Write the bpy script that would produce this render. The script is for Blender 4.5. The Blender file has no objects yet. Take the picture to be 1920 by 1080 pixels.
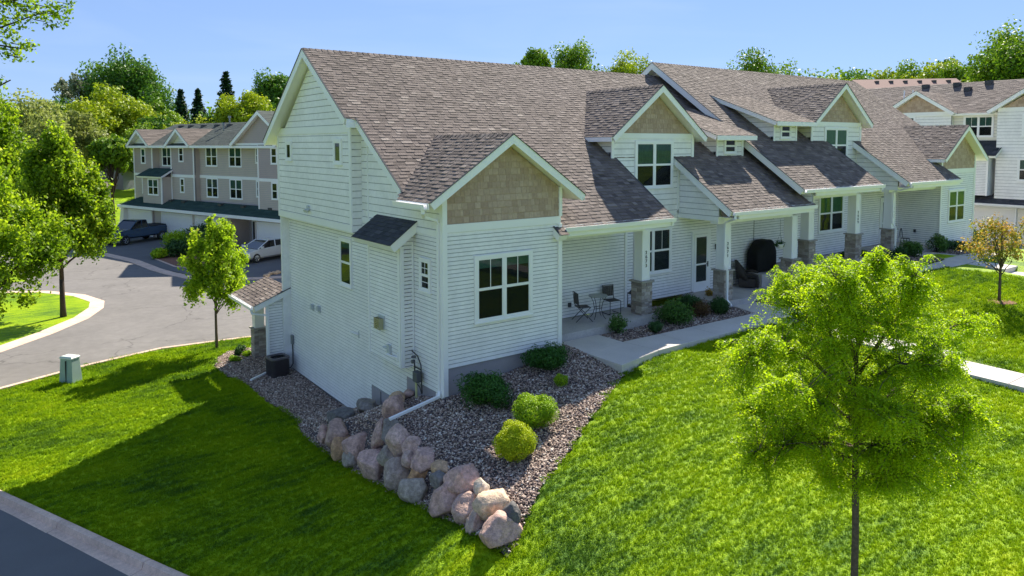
import bpy, bmesh, math, random
import numpy as np
from mathutils import Vector, Matrix, noise as mnoise
random.seed(7); RNG = np.random.RandomState(11)
S = bpy.context.scene
C = S.collection
PI = math.pi
# ------------------------------------------------------------------ camera
YAW, PIT, ROL, F, PY = math.radians(36.1776), math.radians(4.011), math.radians(-.109), 1352.945, 365.184
def cam_axes():
    f = Vector((math.sin(YAW)*math.cos(PIT), math.cos(YAW)*math.cos(PIT), -math.sin(PIT)))
    r = Vector((math.cos(YAW), -math.sin(YAW), 0)); u = r.cross(f)
    c, s = math.cos(ROL), math.sin(ROL)
    return c*r+s*u, -s*r+c*u, f
CR, CU, CF = cam_axes()
CAM = Vector((-8.85014321, -14.90807781, 5.49622489))
cd = bpy.data.cameras.new('camera'); cam = bpy.data.objects.new('camera', cd); C.objects.link(cam)
cam.matrix_world = Matrix(((CR.x, CU.x, -CF.x, CAM.x), (CR.y, CU.y, -CF.y, CAM.y), (CR.z, CU.z, -CF.z, CAM.z), (0, 0, 0, 1)))
cd.sensor_width = 36; cd.lens = F/1920*36; cd.shift_y = -(540-PY)/1920; cd.clip_end = 3000; cd.clip_start = .1
S.camera = cam
# ------------------------------------------------------------------ light
SUN_AZ, SUN_EL = math.radians(60), math.radians(41.5)      # azimuth from +Y towards +X
w = bpy.data.worlds.new('World'); S.world = w; w.use_nodes = True
nt = w.node_tree; bg = nt.nodes['Background']
sky = nt.nodes.new('ShaderNodeTexSky'); sky.sky_type = 'NISHITA'; sky.sun_disc = False
sky.sun_elevation = SUN_EL; sky.sun_rotation = SUN_AZ
sky.air_density = 1.0; sky.dust_density = 0; sky.ozone_density = 4; sky.altitude = 1500
hs = nt.nodes.new('ShaderNodeHueSaturation'); hs.inputs['Saturation'].default_value = 1.0
gm = nt.nodes.new('ShaderNodeGamma'); gm.inputs[1].default_value = .40; mx = nt.nodes.new('ShaderNodeMix'); mx.data_type = 'RGBA'; mx.blend_type = 'MULTIPLY'; mx.inputs[0].default_value = 1
mx.inputs[7].default_value = (.63, .81, 1.18, 1)                # clear, dry-air blue
nt.links.new(sky.outputs[0], gm.inputs[0]); nt.links.new(gm.outputs[0], mx.inputs[6]); 
tcw = nt.nodes.new('ShaderNodeTexCoord'); mpw = nt.nodes.new('ShaderNodeMapping'); mpw.inputs['Scale'].default_value = (1.2, 1.6, 9); mpw.inputs['Rotation'].default_value = (.12, .08, .4)   # faint high wisps
nzw = nt.nodes.new('ShaderNodeTexNoise'); nzw.inputs['Scale'].default_value = 1.7; nzw.inputs['Detail'].default_value = 7; nzw.inputs['Distortion'].default_value = .6
mrw = nt.nodes.new('ShaderNodeMapRange'); mrw.inputs[1].default_value = .48; mrw.inputs[2].default_value = .78; mrw.inputs[3].default_value = 0; mrw.inputs[4].default_value = .3
cw = nt.nodes.new('ShaderNodeMix'); cw.data_type = 'RGBA'; cw.inputs[7].default_value = (1.7, 2.15, 2.9, 1)
nt.links.new(tcw.outputs['Generated'], mpw.inputs[0]); nt.links.new(mpw.outputs[0], nzw.inputs['Vector']); nt.links.new(nzw.outputs[0], mrw.inputs[0]); nt.links.new(mrw.outputs[0], cw.inputs[0]); nt.links.new(mx.outputs[2], cw.inputs[6]); nt.links.new(cw.outputs[2], hs.inputs['Color']); nt.links.new(hs.outputs[0], bg.inputs[0]); bg.inputs[1].default_value = .115
sl = bpy.data.lights.new('sun', 'SUN'); sl.energy = 3.1; sl.angle = math.radians(.53); sl.color = (1, .93, .80)
so = bpy.data.objects.new('sun', sl); C.objects.link(so)
sd = Vector((math.sin(SUN_AZ)*math.cos(SUN_EL), math.cos(SUN_AZ)*math.cos(SUN_EL), math.sin(SUN_EL)))
so.rotation_euler = sd.to_track_quat('Z', 'Y').to_euler(); so.location = (30, 30, 40)
S.view_settings.view_transform = 'Standard'; S.view_settings.look = 'None'
S.view_settings.exposure = 1.74; S.view_settings.gamma = 1
try: S.view_settings.use_curve_mapping = False
except Exception: pass
S.render.engine = 'CYCLES'
S.cycles.max_bounces = 8; S.cycles.transparent_max_bounces = 16
# ------------------------------------------------------------------ helpers
def ray(px, py): return CR*((px-960)/F) + CU*(-(py-PY)/F) + CF
def at_z(px, py, z):
    r = ray(px, py); return CAM + r*((z-CAM.z)/r.z)
def at_d(px, py, d): return CAM + ray(px, py)*d            # a point d metres ahead of the lens
def tag(o, label=None, cat=None, group=None, kind=None):
    if label: o['label'] = label
    if cat: o['category'] = cat
    if group: o['group'] = group
    if kind: o['kind'] = kind
    return o
def thing(name, label, cat, loc=(0, 0, 0), rz=0, group=None):
    o = bpy.data.objects.new(name, None); C.objects.link(o); o.location = loc; o.rotation_euler = (0, 0, rz)
    o.empty_display_size = .2
    return tag(o, label, cat, group)
def link(name, me, parent=None):
    o = bpy.data.objects.new(name, me); C.objects.link(o)
    if parent is not None: o.parent = parent
    return o
def dup(root, loc=None, rz=None, label=None):
    def cp(o, par):
        c = o.copy(); C.objects.link(c); c.parent = par
        for ch in list(kids.get(o, [])): cp(ch, c)
        return c
    kids = {}
    def walk(o):
        kids[o] = [x for x in bpy.data.objects if x.parent == o]
        for x in kids[o]: walk(x)
    walk(root)
    r = cp(root, None)
    if loc is not None: r.location = loc
    if rz is not None: r.rotation_euler = (0, 0, rz)
    if label: r['label'] = label
    return r
class MB:
    def __init__(s): s.v = []; s.f = []; s.m = []; s.t = []
    def add(s, vs, fs, m=0, t=.5):
        b = len(s.v); s.v += [tuple(v) for v in vs]; s.f += [tuple(b+i for i in f) for f in fs]
        s.m += [m]*len(fs); s.t += [t]*len(fs)
    def box(s, x0, x1, y0, y1, z0, z1, m=0, t=.5, M=None):
        vs = [(x, y, z) for z in (z0, z1) for y in (y0, y1) for x in (x0, x1)]
        if M: vs = [M @ Vector(v) for v in vs]
        s.add(vs, [(0, 2, 3, 1), (4, 5, 7, 6), (0, 1, 5, 4), (2, 6, 7, 3), (0, 4, 6, 2), (1, 3, 7, 5)], m, t)
    def prism(s, poly, off, m=0, t=.5):      # poly: 3D points in order, off: extrusion vector
        n = len(poly); off = Vector(off); a = [Vector(p) for p in poly]; b = [p+off for p in a]
        s.add(a+b, [tuple(range(n))[::-1], tuple(range(n, 2*n))] + [(i, (i+1) % n, n+(i+1) % n, n+i) for i in range(n)], m, t)
    def tube(s, pts, rad, n=8, m=0, t=.5, cap=True):
        pts = [Vector(p) for p in pts]; k = len(pts)
        if not hasattr(rad, '__len__'): rad = [rad]*k
        vs = []; up = None
        for i, p in enumerate(pts):
            d = (pts[min(i+1, k-1)]-pts[max(i-1, 0)]).normalized()
            if up is None: up = d.orthogonal().normalized()
            up = (up-d*up.dot(d)); up = up.normalized() if up.length > 1e-5 else d.orthogonal().normalized()
            sd_ = d.cross(up)
            for j in range(n):
                a = 2*PI*j/n; vs.append(p+(up*math.cos(a)+sd_*math.sin(a))*rad[i])
        fs = [(i*n+j, i*n+(j+1) % n, (i+1)*n+(j+1) % n, (i+1)*n+j) for i in range(k-1) for j in range(n)]
        if cap: fs += [tuple(range(n))[::-1], tuple(range((k-1)*n, k*n))]
        s.add(vs, fs, m, t)
    def strip(s, pts, wdt, thk, m=0):          # square pipe along points
        s.tube(pts, [wdt*.7]*len(pts), 4, m)
    def lathe(s, prof, c=(0, 0, 0), n=16, m=0, t=.5):
        vs = [(c[0]+r*math.cos(2*PI*j/n), c[1]+r*math.sin(2*PI*j/n), c[2]+z) for r, z in prof for j in range(n)]
        k = len(prof)
        fs = [(i*n+j, i*n+(j+1) % n, (i+1)*n+(j+1) % n, (i+1)*n+j) for i in range(k-1) for j in range(n)]
        s.add(vs, fs+[tuple(range(n))[::-1], tuple(range((k-1)*n, k*n))], m, t)
    def mesh(s, name, mats, smooth=False):
        me = bpy.data.meshes.new(name); me.from_pydata(s.v, [], s.f)
        for m in (mats if isinstance(mats, (list, tuple)) else [mats]): me.materials.append(m)
        if len(me.materials) > 1: me.polygons.foreach_set('material_index', s.m)
        a = me.attributes.new('tone', 'FLOAT', 'FACE'); a.data.foreach_set('value', s.t)
        if smooth: me.polygons.foreach_set('use_smooth', [True]*len(s.f))
        if not isinstance(mats, (list, tuple)) and mats.name == 'window_glass':
            bm = bmesh.new(); bm.from_mesh(me); bmesh.ops.recalc_face_normals(bm, faces=bm.faces); bm.to_mesh(me); bm.free()
        me.update(); return me
    def obj(s, name, mats, parent=None, smooth=False): return link(name, s.mesh(name, mats, smooth), parent)
# ------------------------------------------------------------------ materials
def mat(name, col, rough=.6, spec=.5, metal=0, nscale=None, namt=.12, bump=0, bscale=60, tone=None, col2=None, trans=0, detail=6, obj_space=True):
    m = bpy.data.materials.new(name); m.use_nodes = True; n = m.node_tree; L = n.links.new
    b = n.nodes['Principled BSDF']; b.inputs['Roughness'].default_value = rough; b.inputs['Metallic'].default_value = metal
    b.inputs['Specular IOR Level'].default_value = spec
    def node(t, **k):
        x = n.nodes.new(t)
        for a, v in k.items(): setattr(x, a, v)
        return x
    tc = node('ShaderNodeTexCoord') if obj_space else node('ShaderNodeNewGeometry')
    P = tc.outputs['Object'] if obj_space else tc.outputs['Position']
    src = None
    if tone:                                                   # ramp over the per piece tone attribute
        at = node('ShaderNodeAttribute', attribute_name='tone'); r = node('ShaderNodeValToRGB')
        L(at.outputs['Fac'], r.inputs[0]); e = r.color_ramp.elements
        e[0].color = (*tone[0][1], 1); e[0].position = tone[0][0]; e[1].color = (*tone[-1][1], 1); e[1].position = tone[-1][0]
        for p, c in tone[1:-1]: x = e.new(p); x.color = (*c, 1)
        src = r.outputs[0]
    else:
        c = node('ShaderNodeRGB'); c.outputs[0].default_value = (*col, 1); src = c.outputs[0]
    if nscale:
        scs = nscale if isinstance(nscale, (list, tuple)) else [nscale]
        for i, sc in enumerate(scs):
            nz = node('ShaderNodeTexNoise'); nz.inputs['Scale'].default_value = sc; nz.inputs['Detail'].default_value = detail
            L(P, nz.inputs['Vector'])
            if col2 is not None and i == 0:
                mx = node('ShaderNodeMix', data_type='RGBA'); rr = node('ShaderNodeMapRange'); rr.inputs[1].default_value = .4; rr.inputs[2].default_value = .62
                L(nz.outputs[0], rr.inputs[0]); L(rr.outputs[0], mx.inputs[0]); L(src, mx.inputs[6]); mx.inputs[7].default_value = (*col2, 1); src = mx.outputs[2]
            else:
                mr = node('ShaderNodeMapRange'); mr.inputs[1].default_value = .25; mr.inputs[2].default_value = .75
                mr.inputs[3].default_value = 1-namt; mr.inputs[4].default_value = 1+namt; L(nz.outputs[0], mr.inputs[0])
                mx = node('ShaderNodeMix', data_type='RGBA', blend_type='MULTIPLY'); mx.inputs[0].default_value = 1
                L(src, mx.inputs[6]); L(mr.outputs[0], mx.inputs[7]); src = mx.outputs[2]
    L(src, b.inputs['Base Color'])
    if bump:
        nz = node('ShaderNodeTexNoise'); nz.inputs['Scale'].default_value = bscale; nz.inputs['Detail'].default_value = 5; L(P, nz.inputs['Vector'])
        bp = node('ShaderNodeBump'); bp.inputs['Strength'].default_value = bump; bp.inputs['Distance'].default_value = .02
        L(nz.outputs[0], bp.inputs['Height']); L(bp.outputs[0], b.inputs['Normal'])
    if trans:
        tr = node('ShaderNodeBsdfTranslucent'); ms = node('ShaderNodeMixShader'); ms.inputs[0].default_value = trans
        L(src, tr.inputs[0]); L(b.outputs[0], ms.inputs[1]); L(tr.outputs[0], ms.inputs[2])
        L(ms.outputs[0], n.nodes['Material Output'].inputs[0])
    return m
WHITE = mat('white_vinyl', (.88, .86, .83), .45, nscale=[.6, 2.5, 9], namt=.06, obj_space=False)
TRIM = mat('white_trim', (.90, .89, .87), .4, nscale=[1.1], namt=.03, obj_space=False)
CREAM = mat('cream_siding', (.78, .75, .64), .5, nscale=[1.0], namt=.04, obj_space=False)
SHAKE = mat('tan_shake', None, .75, nscale=[14], namt=.12, bump=.25, bscale=60, tone=[(0, (.40, .275, .195)), (1, (.53, .39, .29))], obj_space=False)
SHING = mat('asphalt_shingle', None, .9, .25, nscale=[90], namt=.35, bump=.5, bscale=150, tone=[(0, (.080, .064, .057)), (.35, (.148, .117, .102)), (.7, (.215, .173, .150)), (1, (.32, .268, .228))], obj_space=False)
DECK = mat('shingle_underlay', (.06, .05, .05), .95, obj_space=False)
DSHING = mat('dark_shingle', None, .9, .25, nscale=[90], namt=.3, tone=[(0, (.035, .037, .042)), (.7, (.07, .072, .08)), (1, (.13, .13, .14))], obj_space=False)
CONC = mat('concrete', (.60, .55, .49), .85, .3, nscale=[1.3, 30], namt=.10, bump=.15, bscale=120, obj_space=False)
CONCD = mat('old_concrete', (.47, .44, .41), .9, .3, nscale=[1.7, 22], namt=.14, bump=.2, bscale=90, obj_space=False)
FOUND = mat('foundation_paint', (.36, .33, .34), .8, .3, nscale=[2, 40], namt=.07, obj_space=False)
ASPH = mat('asphalt', (.185, .172, .162), .9, .25, nscale=[.35, 3, 60], namt=.11, bump=.25, bscale=200, obj_space=False)
ASPHD = mat('asphalt_drive', (.15, .145, .142), .9, .25, nscale=[.5, 60], namt=.12, obj_space=False)
def cracks(m, sc=.45, wd=.012):
    n = m.node_tree; L = n.links.new; b = n.nodes['Principled BSDF']; src = [l.from_socket for l in n.links if l.to_socket == b.inputs['Base Color']][0]
    g = n.nodes.new('ShaderNodeNewGeometry'); nz = n.nodes.new('ShaderNodeTexNoise'); nz.inputs['Scale'].default_value = 1.3; L(g.outputs['Position'], nz.inputs['Vector'])
    ad = n.nodes.new('ShaderNodeMix'); ad.data_type = 'RGBA'; ad.blend_type = 'LINEAR_LIGHT'; ad.inputs[0].default_value = .55; L(g.outputs['Position'], ad.inputs[6]); L(nz.outputs['Color'], ad.inputs[7])
    v = n.nodes.new('ShaderNodeTexVoronoi'); v.feature = 'DISTANCE_TO_EDGE'; v.inputs['Scale'].default_value = sc*.5; L(ad.outputs[2], v.inputs['Vector'])
    r = n.nodes.new('ShaderNodeMapRange'); r.inputs[1].default_value = 0; r.inputs[2].default_value = wd; r.inputs[3].default_value = .62; r.inputs[4].default_value = 1; L(v.outputs['Distance'], r.inputs[0])
    n2 = n.nodes.new('ShaderNodeTexNoise'); n2.inputs['Scale'].default_value = .25; L(g.outputs['Position'], n2.inputs['Vector']); gt = n.nodes.new('ShaderNodeMath'); gt.operation = 'GREATER_THAN'; gt.inputs[1].default_value = .52; L(n2.outputs[0], gt.inputs[0])
    mx = n.nodes.new('ShaderNodeMath'); mx.operation = 'MAXIMUM'; L(r.outputs[0], mx.inputs[0]); L(gt.outputs[0], mx.inputs[1])
    m2 = n.nodes.new('ShaderNodeMix'); m2.data_type = 'RGBA'; m2.blend_type = 'MULTIPLY'; m2.inputs[0].default_value = 1; L(src, m2.inputs[6]); L(mx.outputs[0], m2.inputs[7]); L(m2.outputs[2], b.inputs['Base Color'])
cracks(ASPH)
CURB = mat('curb_concrete', (.68, .49, .38), .9, .3, nscale=[1.2, 9, 40], namt=.15, bump=.25, bscale=60, obj_space=False)
BLACK = mat('black_metal', (.022, .022, .024), .45)
DARKP = mat('dark_plastic', (.05, .05, .052), .5)
GREYM = mat('grey_metal', (.25, .26, .27), .4, metal=.6)
LGREY = mat('light_grey_plastic', (.52, .55, .54), .5)
BARK = mat('bark', (.115, .088, .065), .9, .2, nscale=[25], namt=.35, bump=.6, bscale=40)
BARKD = mat('dark_bark', (.055, .042, .032), .9, .2, nscale=[25], namt=.3, bump=.5, bscale=40)
MULCH = mat('mulch', (.24, .12, .08), .95, .2, nscale=[30], namt=.5, bump=.8, bscale=40)
STONE = mat('cut_stone', None, .85, .3, nscale=[16, 60], namt=.16, bump=.4, bscale=50, tone=[(0, (.26, .215, .18)), (.5, (.39, .335, .285)), (1, (.52, .46, .40))], obj_space=False)
CAPST = mat('stone_cap', (.36, .33, .29), .85, .3, nscale=[20], namt=.12, bump=.3, bscale=50, obj_space=False)
def leafmat(name, stops, tr=.35, rough=.55):
    return mat(name, None, rough, .35, tone=stops, trans=tr)
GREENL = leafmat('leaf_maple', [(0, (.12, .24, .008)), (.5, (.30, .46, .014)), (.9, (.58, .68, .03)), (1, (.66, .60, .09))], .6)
def glass():
    m = bpy.data.materials.new('window_glass'); m.use_nodes = True; n = m.node_tree; L = n.links.new
    n.nodes.remove(n.nodes['Principled BSDF']); out = n.nodes['Material Output']
    t = n.nodes.new('ShaderNodeBsdfTransparent'); t.inputs[0].default_value = (.72, .76, .76, 1); ge = n.nodes.new('ShaderNodeNewGeometry'); iv = n.nodes.new('ShaderNodeMath'); iv.operation = 'SUBTRACT'; iv.inputs[0].default_value = 1; L(ge.outputs['Backfacing'], iv.inputs[1]); ml = n.nodes.new('ShaderNodeMath'); ml.operation = 'MULTIPLY'; L(iv.outputs[0], ml.inputs[1])
    g = n.nodes.new('ShaderNodeBsdfGlossy'); g.inputs['Roughness'].default_value = .02
    fr = n.nodes.new('ShaderNodeFresnel'); fr.inputs[0].default_value = 1.3
    mx = n.nodes.new('ShaderNodeMixShader'); L(fr.outputs[0], ml.inputs[0]); L(ml.outputs[0], mx.inputs[0]); L(t.outputs[0], mx.inputs[1]); L(g.outputs[0], mx.inputs[2]); L(mx.outputs[0], out.inputs[0])
    return m
GLASS = glass()
ROOM = mat('room_dark', (.018, .018, .02), .9)
SCREEN = mat('insect_screen', (.035, .036, .038), .9)
CURT = mat('green_curtain', (.10, .22, .17), .9, nscale=[8], namt=.2)
CURTG = mat('lime_curtain', (.10, .30, .09), .9, nscale=[8], namt=.2)
BLIND = mat('grey_blind', (.12, .14, .15), .7)
# ------------------------------------------------------------------ leaves
def leafcloud(name, P, N, size, tone, m, parent=None, aspect=.62, jit=.8, rng=None):
    """many leaf faces: each a kinked quad around its point"""
    rng = rng or RNG; n = len(P); P = np.asarray(P, float); N = np.asarray(N, float)+rng.normal(0, jit, (n, 3))
    N /= np.linalg.norm(N, axis=1)[:, None]+1e-9
    A = np.cross(N, rng.normal(0, 1, (n, 3))); A /= np.linalg.norm(A, axis=1)[:, None]+1e-9
    B = np.cross(N, A); s = np.asarray(size)*np.ones(n); s = s[:, None]
    v = np.empty((n, 4, 3)); v[:, 0] = P-A*s*.5; v[:, 1] = P-B*s*.5*aspect+N*s*.08; v[:, 2] = P+A*s*.5-N*s*.06; v[:, 3] = P+B*s*.5*aspect+N*s*.08
    me = bpy.data.meshes.new(name); me.vertices.add(4*n); me.vertices.foreach_set('co', v.ravel())
    me.loops.add(4*n); me.loops.foreach_set('vertex_index', np.arange(4*n)); me.polygons.add(n)
    me.polygons.foreach_set('loop_start', np.arange(0, 4*n, 4)); me.polygons.foreach_set('loop_total', np.full(n, 4))
    me.materials.append(m); a = me.attributes.new('tone', 'FLOAT', 'FACE'); a.data.foreach_set('value', np.clip(tone, 0, 1))
    me.update(calc_edges=True)
    return link(name, me, parent)
def ball(rng, n, inner=.55):
    d = rng.normal(0, 1, (n, 3)); d /= np.linalg.norm(d, axis=1)[:, None]
    r = inner+(1-inner)*rng.rand(n)**.6
    return d, r
def crown_pts(clumps, per, rng, rough=.28, inner=.45):
    """clumps: (x,y,z,rx,ry,rz). returns points, normals, tone"""
    Ps, Ns, Ts = [], [], []
    for c in clumps:
        c = np.array(c, float); n = int(per*(c[3]*c[4]*c[5])**(2/3.)) if per > 0 else int(-per)
        n = max(n, 12); d, r = ball(rng, n, inner); k = rng.normal(0, 2.2, (4, 3)); ph = rng.rand(4)*6.28
        bump = sum(np.sin(d@k[i]*1.6+ph[i]) for i in range(4))/4
        r = r*(1+rough*bump*1.6); Ps.append(c[:3]+d*r[:, None]*c[3:6]); Ns.append(d/c[3:6])
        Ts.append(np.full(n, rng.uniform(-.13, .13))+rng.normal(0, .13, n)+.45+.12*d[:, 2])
    return np.vstack(Ps), np.vstack([x/np.linalg.norm(x, axis=1)[:, None] for x in Ns]), np.hstack(Ts)
def subclumps(R, H, k, rng, frac=.36, zc=0, base=-.8, flat=1.0):
    out = []
    for i in range(k):
        d = rng.normal(0, 1, 3); d /= np.linalg.norm(d)
        if d[2] < base: d[2] = -d[2]*.5
        rr = rng.uniform(.35, .82); f = frac*rng.uniform(.65, 1.3)
        out.append((d[0]*R*rr, d[1]*R*rr, zc+d[2]*H*rr, R*f, R*f, H*f*flat))
    return out
def limb(mb, a, b, r0, r1, rng, n=6, wob=.06, sides=7, m=0, sag=0):
    a = Vector(a); b = Vector(b); L = (b-a).length; pts = []
    for i in range(n+1):
        t = i/n; p = a.lerp(b, t)
        if 0 < i < n: p += Vector(rng.normal(0, wob*L/3, 3))
        p.z += sag*L*math.sin(t*PI)
        pts.append(p)
    mb.tube(pts, [r0+(r1-r0)*(i/n) for i in range(n+1)], sides, m)
    return pts
def tree(name, label, cat, loc, height, R, trunk_h, leafm, nleaf, lsize, clumps=18, seed=1, group=None, tr=None, barkm=None, H=None, frac=.36, rough=.28, aspect=.62, inner=.45, shape=None, base=-.8):
    rng = np.random.RandomState(seed); root = thing(name, label, cat, loc, 0, group); barkm = barkm or BARK
    H = H or (height-trunk_h)/2; cz = height-H
    tr = tr or max(.04, height*.018)
    cl = subclumps(R, H, clumps, rng, frac, cz, base)
    if shape: cl = [shape(c) for c in cl]
    mb = MB(); fork = Vector((0, 0, trunk_h+.1*height))
    mb.tube([(0, 0, -.15), (rng.normal(0, .01), 0, trunk_h*.5), (rng.normal(0, .02)*height*.3, 0, trunk_h), tuple(fork)], [tr*1.25, tr, tr*.9, tr*.8], 9)
    mb.tube([fork, (0, 0, cz), (0, 0, height*.93)], [tr*.8, tr*.5, tr*.1], 7)
    for c in cl[:min(len(cl), 16)]:
        z0 = min(max(trunk_h*.95, c[2]*.55), cz); limb(mb, (0, 0, z0), c[:3], tr*.45, tr*.1, rng, 5, .08, 5)
    mb.obj('trunk', barkm, root, True)
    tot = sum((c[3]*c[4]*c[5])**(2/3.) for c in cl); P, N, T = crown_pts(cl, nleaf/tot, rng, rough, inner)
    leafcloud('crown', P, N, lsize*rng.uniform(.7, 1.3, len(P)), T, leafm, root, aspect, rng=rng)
    return root
# ------------------------------------------------------------------ terrain
def tps(P):
    P = np.array(P, float); n = len(P); X = P[:, :2]
    def k(r2): return np.where(r2 > 0, .5*r2*np.log(r2+1e-12), 0)
    A = np.zeros((n+3, n+3)); A[:n, :n] = k(((X[:, None]-X[None])**2).sum(2))+np.eye(n)*.5
    A[:n, n] = A[n, :n] = 1; A[:n, n+1:] = X; A[n+1:, :n] = X.T
    c = np.linalg.solve(A, np.r_[P[:, 2], 0, 0, 0])
    def f(x, y):
        x = np.asarray(x, float); y = np.asarray(y, float); r = c[n]+c[n+1]*x+c[n+2]*y
        for i in range(n): r = r+c[i]*k((x-X[i, 0])**2+(y-X[i, 1])**2)
        return r
    return f
COMMON = [(-10, 12, -2.95), (-3, 12, -2.8), (0, 12.5, -2.75), (8, 12, -2.8), (20, 13, -2.6), (-10, 17, -2.93), (0, 17, -2.87), (10, 20, -2.9), (-5, 30, -2.9),
 (10, 35, -2.9), (2, 45, -2.9), (15, 45, -2.9), (0, 60, -2.8), (12, 55, -2.8), (30, 25, -2.6), (-22, 25, -2.9), (-15, 42, -2.8), (-12, 62, -2.3),  (2.5, 76, -.8), (5.4, 98, 1.4), (-10, 95, 1.4),
 (-22, 80, .2), (5, 120, 2.6), (-40, 110, 1), (-45, 50, -2.4), (35, 60, -2.2), (70, 60, -1.6), (42, 20, -1.5), (100, 20, -1), (60, -10, -.8), (0, 160, 2), (80, 140, 1), (-80, 140, 2), (-80, 20, -3),
 (-9, 6.9, -3.12), (-7.7, 3.5, -2.98), (-6.6, .6, -2.88), (-5.5, -2.2, -2.72), (-4.4, -5.2, -2.5), (-3, -9, -2.2), (-1, -14, -1.9), (-14, 0, -3.2), (-12, -15, -3), (-6, -25, -2.6), (5, -30, -1.6), (40, -30, -1.2),
 (-5, 9, -2.85), (-6, 12, -2.88), (1, 9, -2.7), (1, 7, -2.7),
 (-1.2, -6.6, -1.5), (.6, -10, -1.0), (3, -7, -.8), (.5, -6, -1.12), (5, -4, -.6), (8, -3.2, -.45), (2, -14, -1.2), (8, -12, -.75), (8, -7, -.6),
 (6.2, -1.6, -.36), (9, -1.6, -.28), (12, -1.8, -.24), (11.8, -4.5, -.24), (11.8, -6.3, -.3), (11.8, -7, -.42), (11.8, -12, -.65), (14.5, -2, -.05), (17, -2.2, .22), (20, -3, .36), (18.5, -4.6, .16), (23, -3.5, .36),
 (20, -9, -.3), (15, -7, -.2), (28, -7, .0), (29, -2.5, .32), (34, -4, .0), (37, 3, -.8), (40, 8, -1.2), (40, -6, -.8), (30, -15, -.6), (20, -18, -.9)]
LOW = tps(COMMON+[(-2.1, 9, -2.74), (-2.1, 6, -2.7), (-2, 3.5, -2.62), (-2, 1, -2.38), (-2, -1, -2.08), (-2.1, -3, -1.78), (-2.1, -5, -1.5), (-4, 3, -2.75), (-4, 0, -2.5), (-4, -3, -2.15)])
UP = tps(COMMON+[(-.4, -5.2, -1.1), (-1.2, -4.9, -1.2), (-1.2, -2.5, -1.08), (-1.2, 0, -1.12), (-.9, 1.2, -1.22), (-.9, 2.3, -1.45), (-.8, 3.1, -1.95), (-.8, 4.1, -2.08), (-1.2, 5., -2.5), (-1.3, 5.6, -2.68), (-1.6, 7, -2.7), (-1.6, 9, -2.74),
 (0, 0, -.72), (0, 1.2, -1.0), (.4, -1.1, -.72), (0, 2.3, -1.3), (0, 3.1, -1.9), (0, 4.1, -2.0), (0, 5.3, -2.6), (1.8, 0, -.42), (3.6, -.05, -.18), (3.7, .8, -.2), (4.15, -1.8, -.44), (2.5, -2.8, -.6), (2.5, -.6, -.4), (.6, -3.8, -.9), (.9, -2.5, -.75),
 (6, .5, -.25), (9, .5, -.24), (11.5, .5, -.24), (9.5, 2, -.2), (14, .5, -.16), (16, 0, .1), (19, 0, .4), (22, 0, .42), (25, 0, .42), (29, 0, .4), (31, .6, .4)])
def sst(t): t = np.clip(t, 0, 1); return t*t*(3-2*t)
def HT(x, y):
    x = np.asarray(x, float); y = np.asarray(y, float)
    wx = sst((x+1.85)/.55)
    return LOW(x, y)*(1-wx)+UP(x, y)*wx
def H1(x, y): return float(HT(np.array([x]), np.array([y]))[0])
def inpoly(x, y, poly):
    x = np.asarray(x); y = np.asarray(y); r = np.zeros(x.shape, bool); n = len(poly)
    for i in range(n):
        x0, y0 = poly[i]; x1, y1 = poly[(i+1) % n]
        if y0 == y1: continue
        c = ((y0 > y) != (y1 > y)) & (x < (x1-x0)*(y-y0)/(y1-y0)+x0); r ^= c
    return r
ISL = [(-40, 12), (-12, 18.3), (-8.65, 20.5), (-6.7, 22.7), (-5.1, 25), (-4.2, 27.2), (-3.95, 29), (-4.6, 31.5), (-6.2, 34), (-10, 36.5), (-40, 40)]
ROAD = [(-60, -2), (-13, 13.8), (-8.9, 15.05), (-6, 16.4), (-3.3, 17.2), (.4, 16.8), (16, 16.2), (16, 28.4), (6.1, 30.2), (3, 31.6), (1.3, 33.6), (.2, 38), (-.4, 43), (-1.6, 47.5), (-5, 60), (-12, 76), (-17, 74), (-10, 58), (-7.4, 44), (-7, 38.3), (-40, 43), (-60, 44)]
DRIVE = [(-1.2, 47.6), (0, 43), (.6, 38), (1.7, 34), (3.2, 32), (6.2, 30.6), (16.3, 28.8), (18, 30), (13, 46), (9.5, 56), (4, 66), (0, 66), (-4, 60)]
PLANT = [(1.0, 43.6), (1.5, 38.5), (2.6, 36.4), (4.6, 36.6), (6.2, 41), (6.6, 47), (4.6, 50.5), (2.4, 48.5)]
cu0, cu1 = np.array([-6.5, .55]), np.array([-8.95, 6.9])
CURBL = [(-11.6, 12.2), (-10.4, 10.6), (-8.95, 6.9), (-7.72, 3.72), (-6.5, .55), (-5.4, -2.2), (-4.2, -5.4), (-2.6, -9.5), (-.2, -15), (4, -24)]
STREET = CURBL+[(4, -60), (-5, -60), (-3.4, -27), (-7.6, -17.7), (-11.6, -8.1), (-13.9, -2.1), (-16.3, 4.2), (-17.8, 8), (-18.4, 13.4), (-13, 13.9)]
BED1 = [(0, -.02), (3.7, -.02), (3.7, .7), (4.22, .6), (4.24, -1.85), (3.7, -2.2), (2.45, -2.85), (1.5, -3.35), (.55, -3.9), (-.4, -4.35), (-1.0, -4.75), (-1.9, -5.3), (-2.0, -3), (-1.95, 2), (-1.9, 4.6), (-1.65, 5.9), (-1.8, 8), (-1.85, 10.1), (-2.1, 11.5), (-2.25, 12.8), (-1.95, 14.0), (-1.3, 14.9), (-.6, 15.1), (0, 14.8)]
BED3 = [(5.8, .85), (5.8, -.27), (11.95, -.37), (12.28, .85), (12.2, 2.5), (8.5, 2.5), (8.5, .85)]
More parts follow.
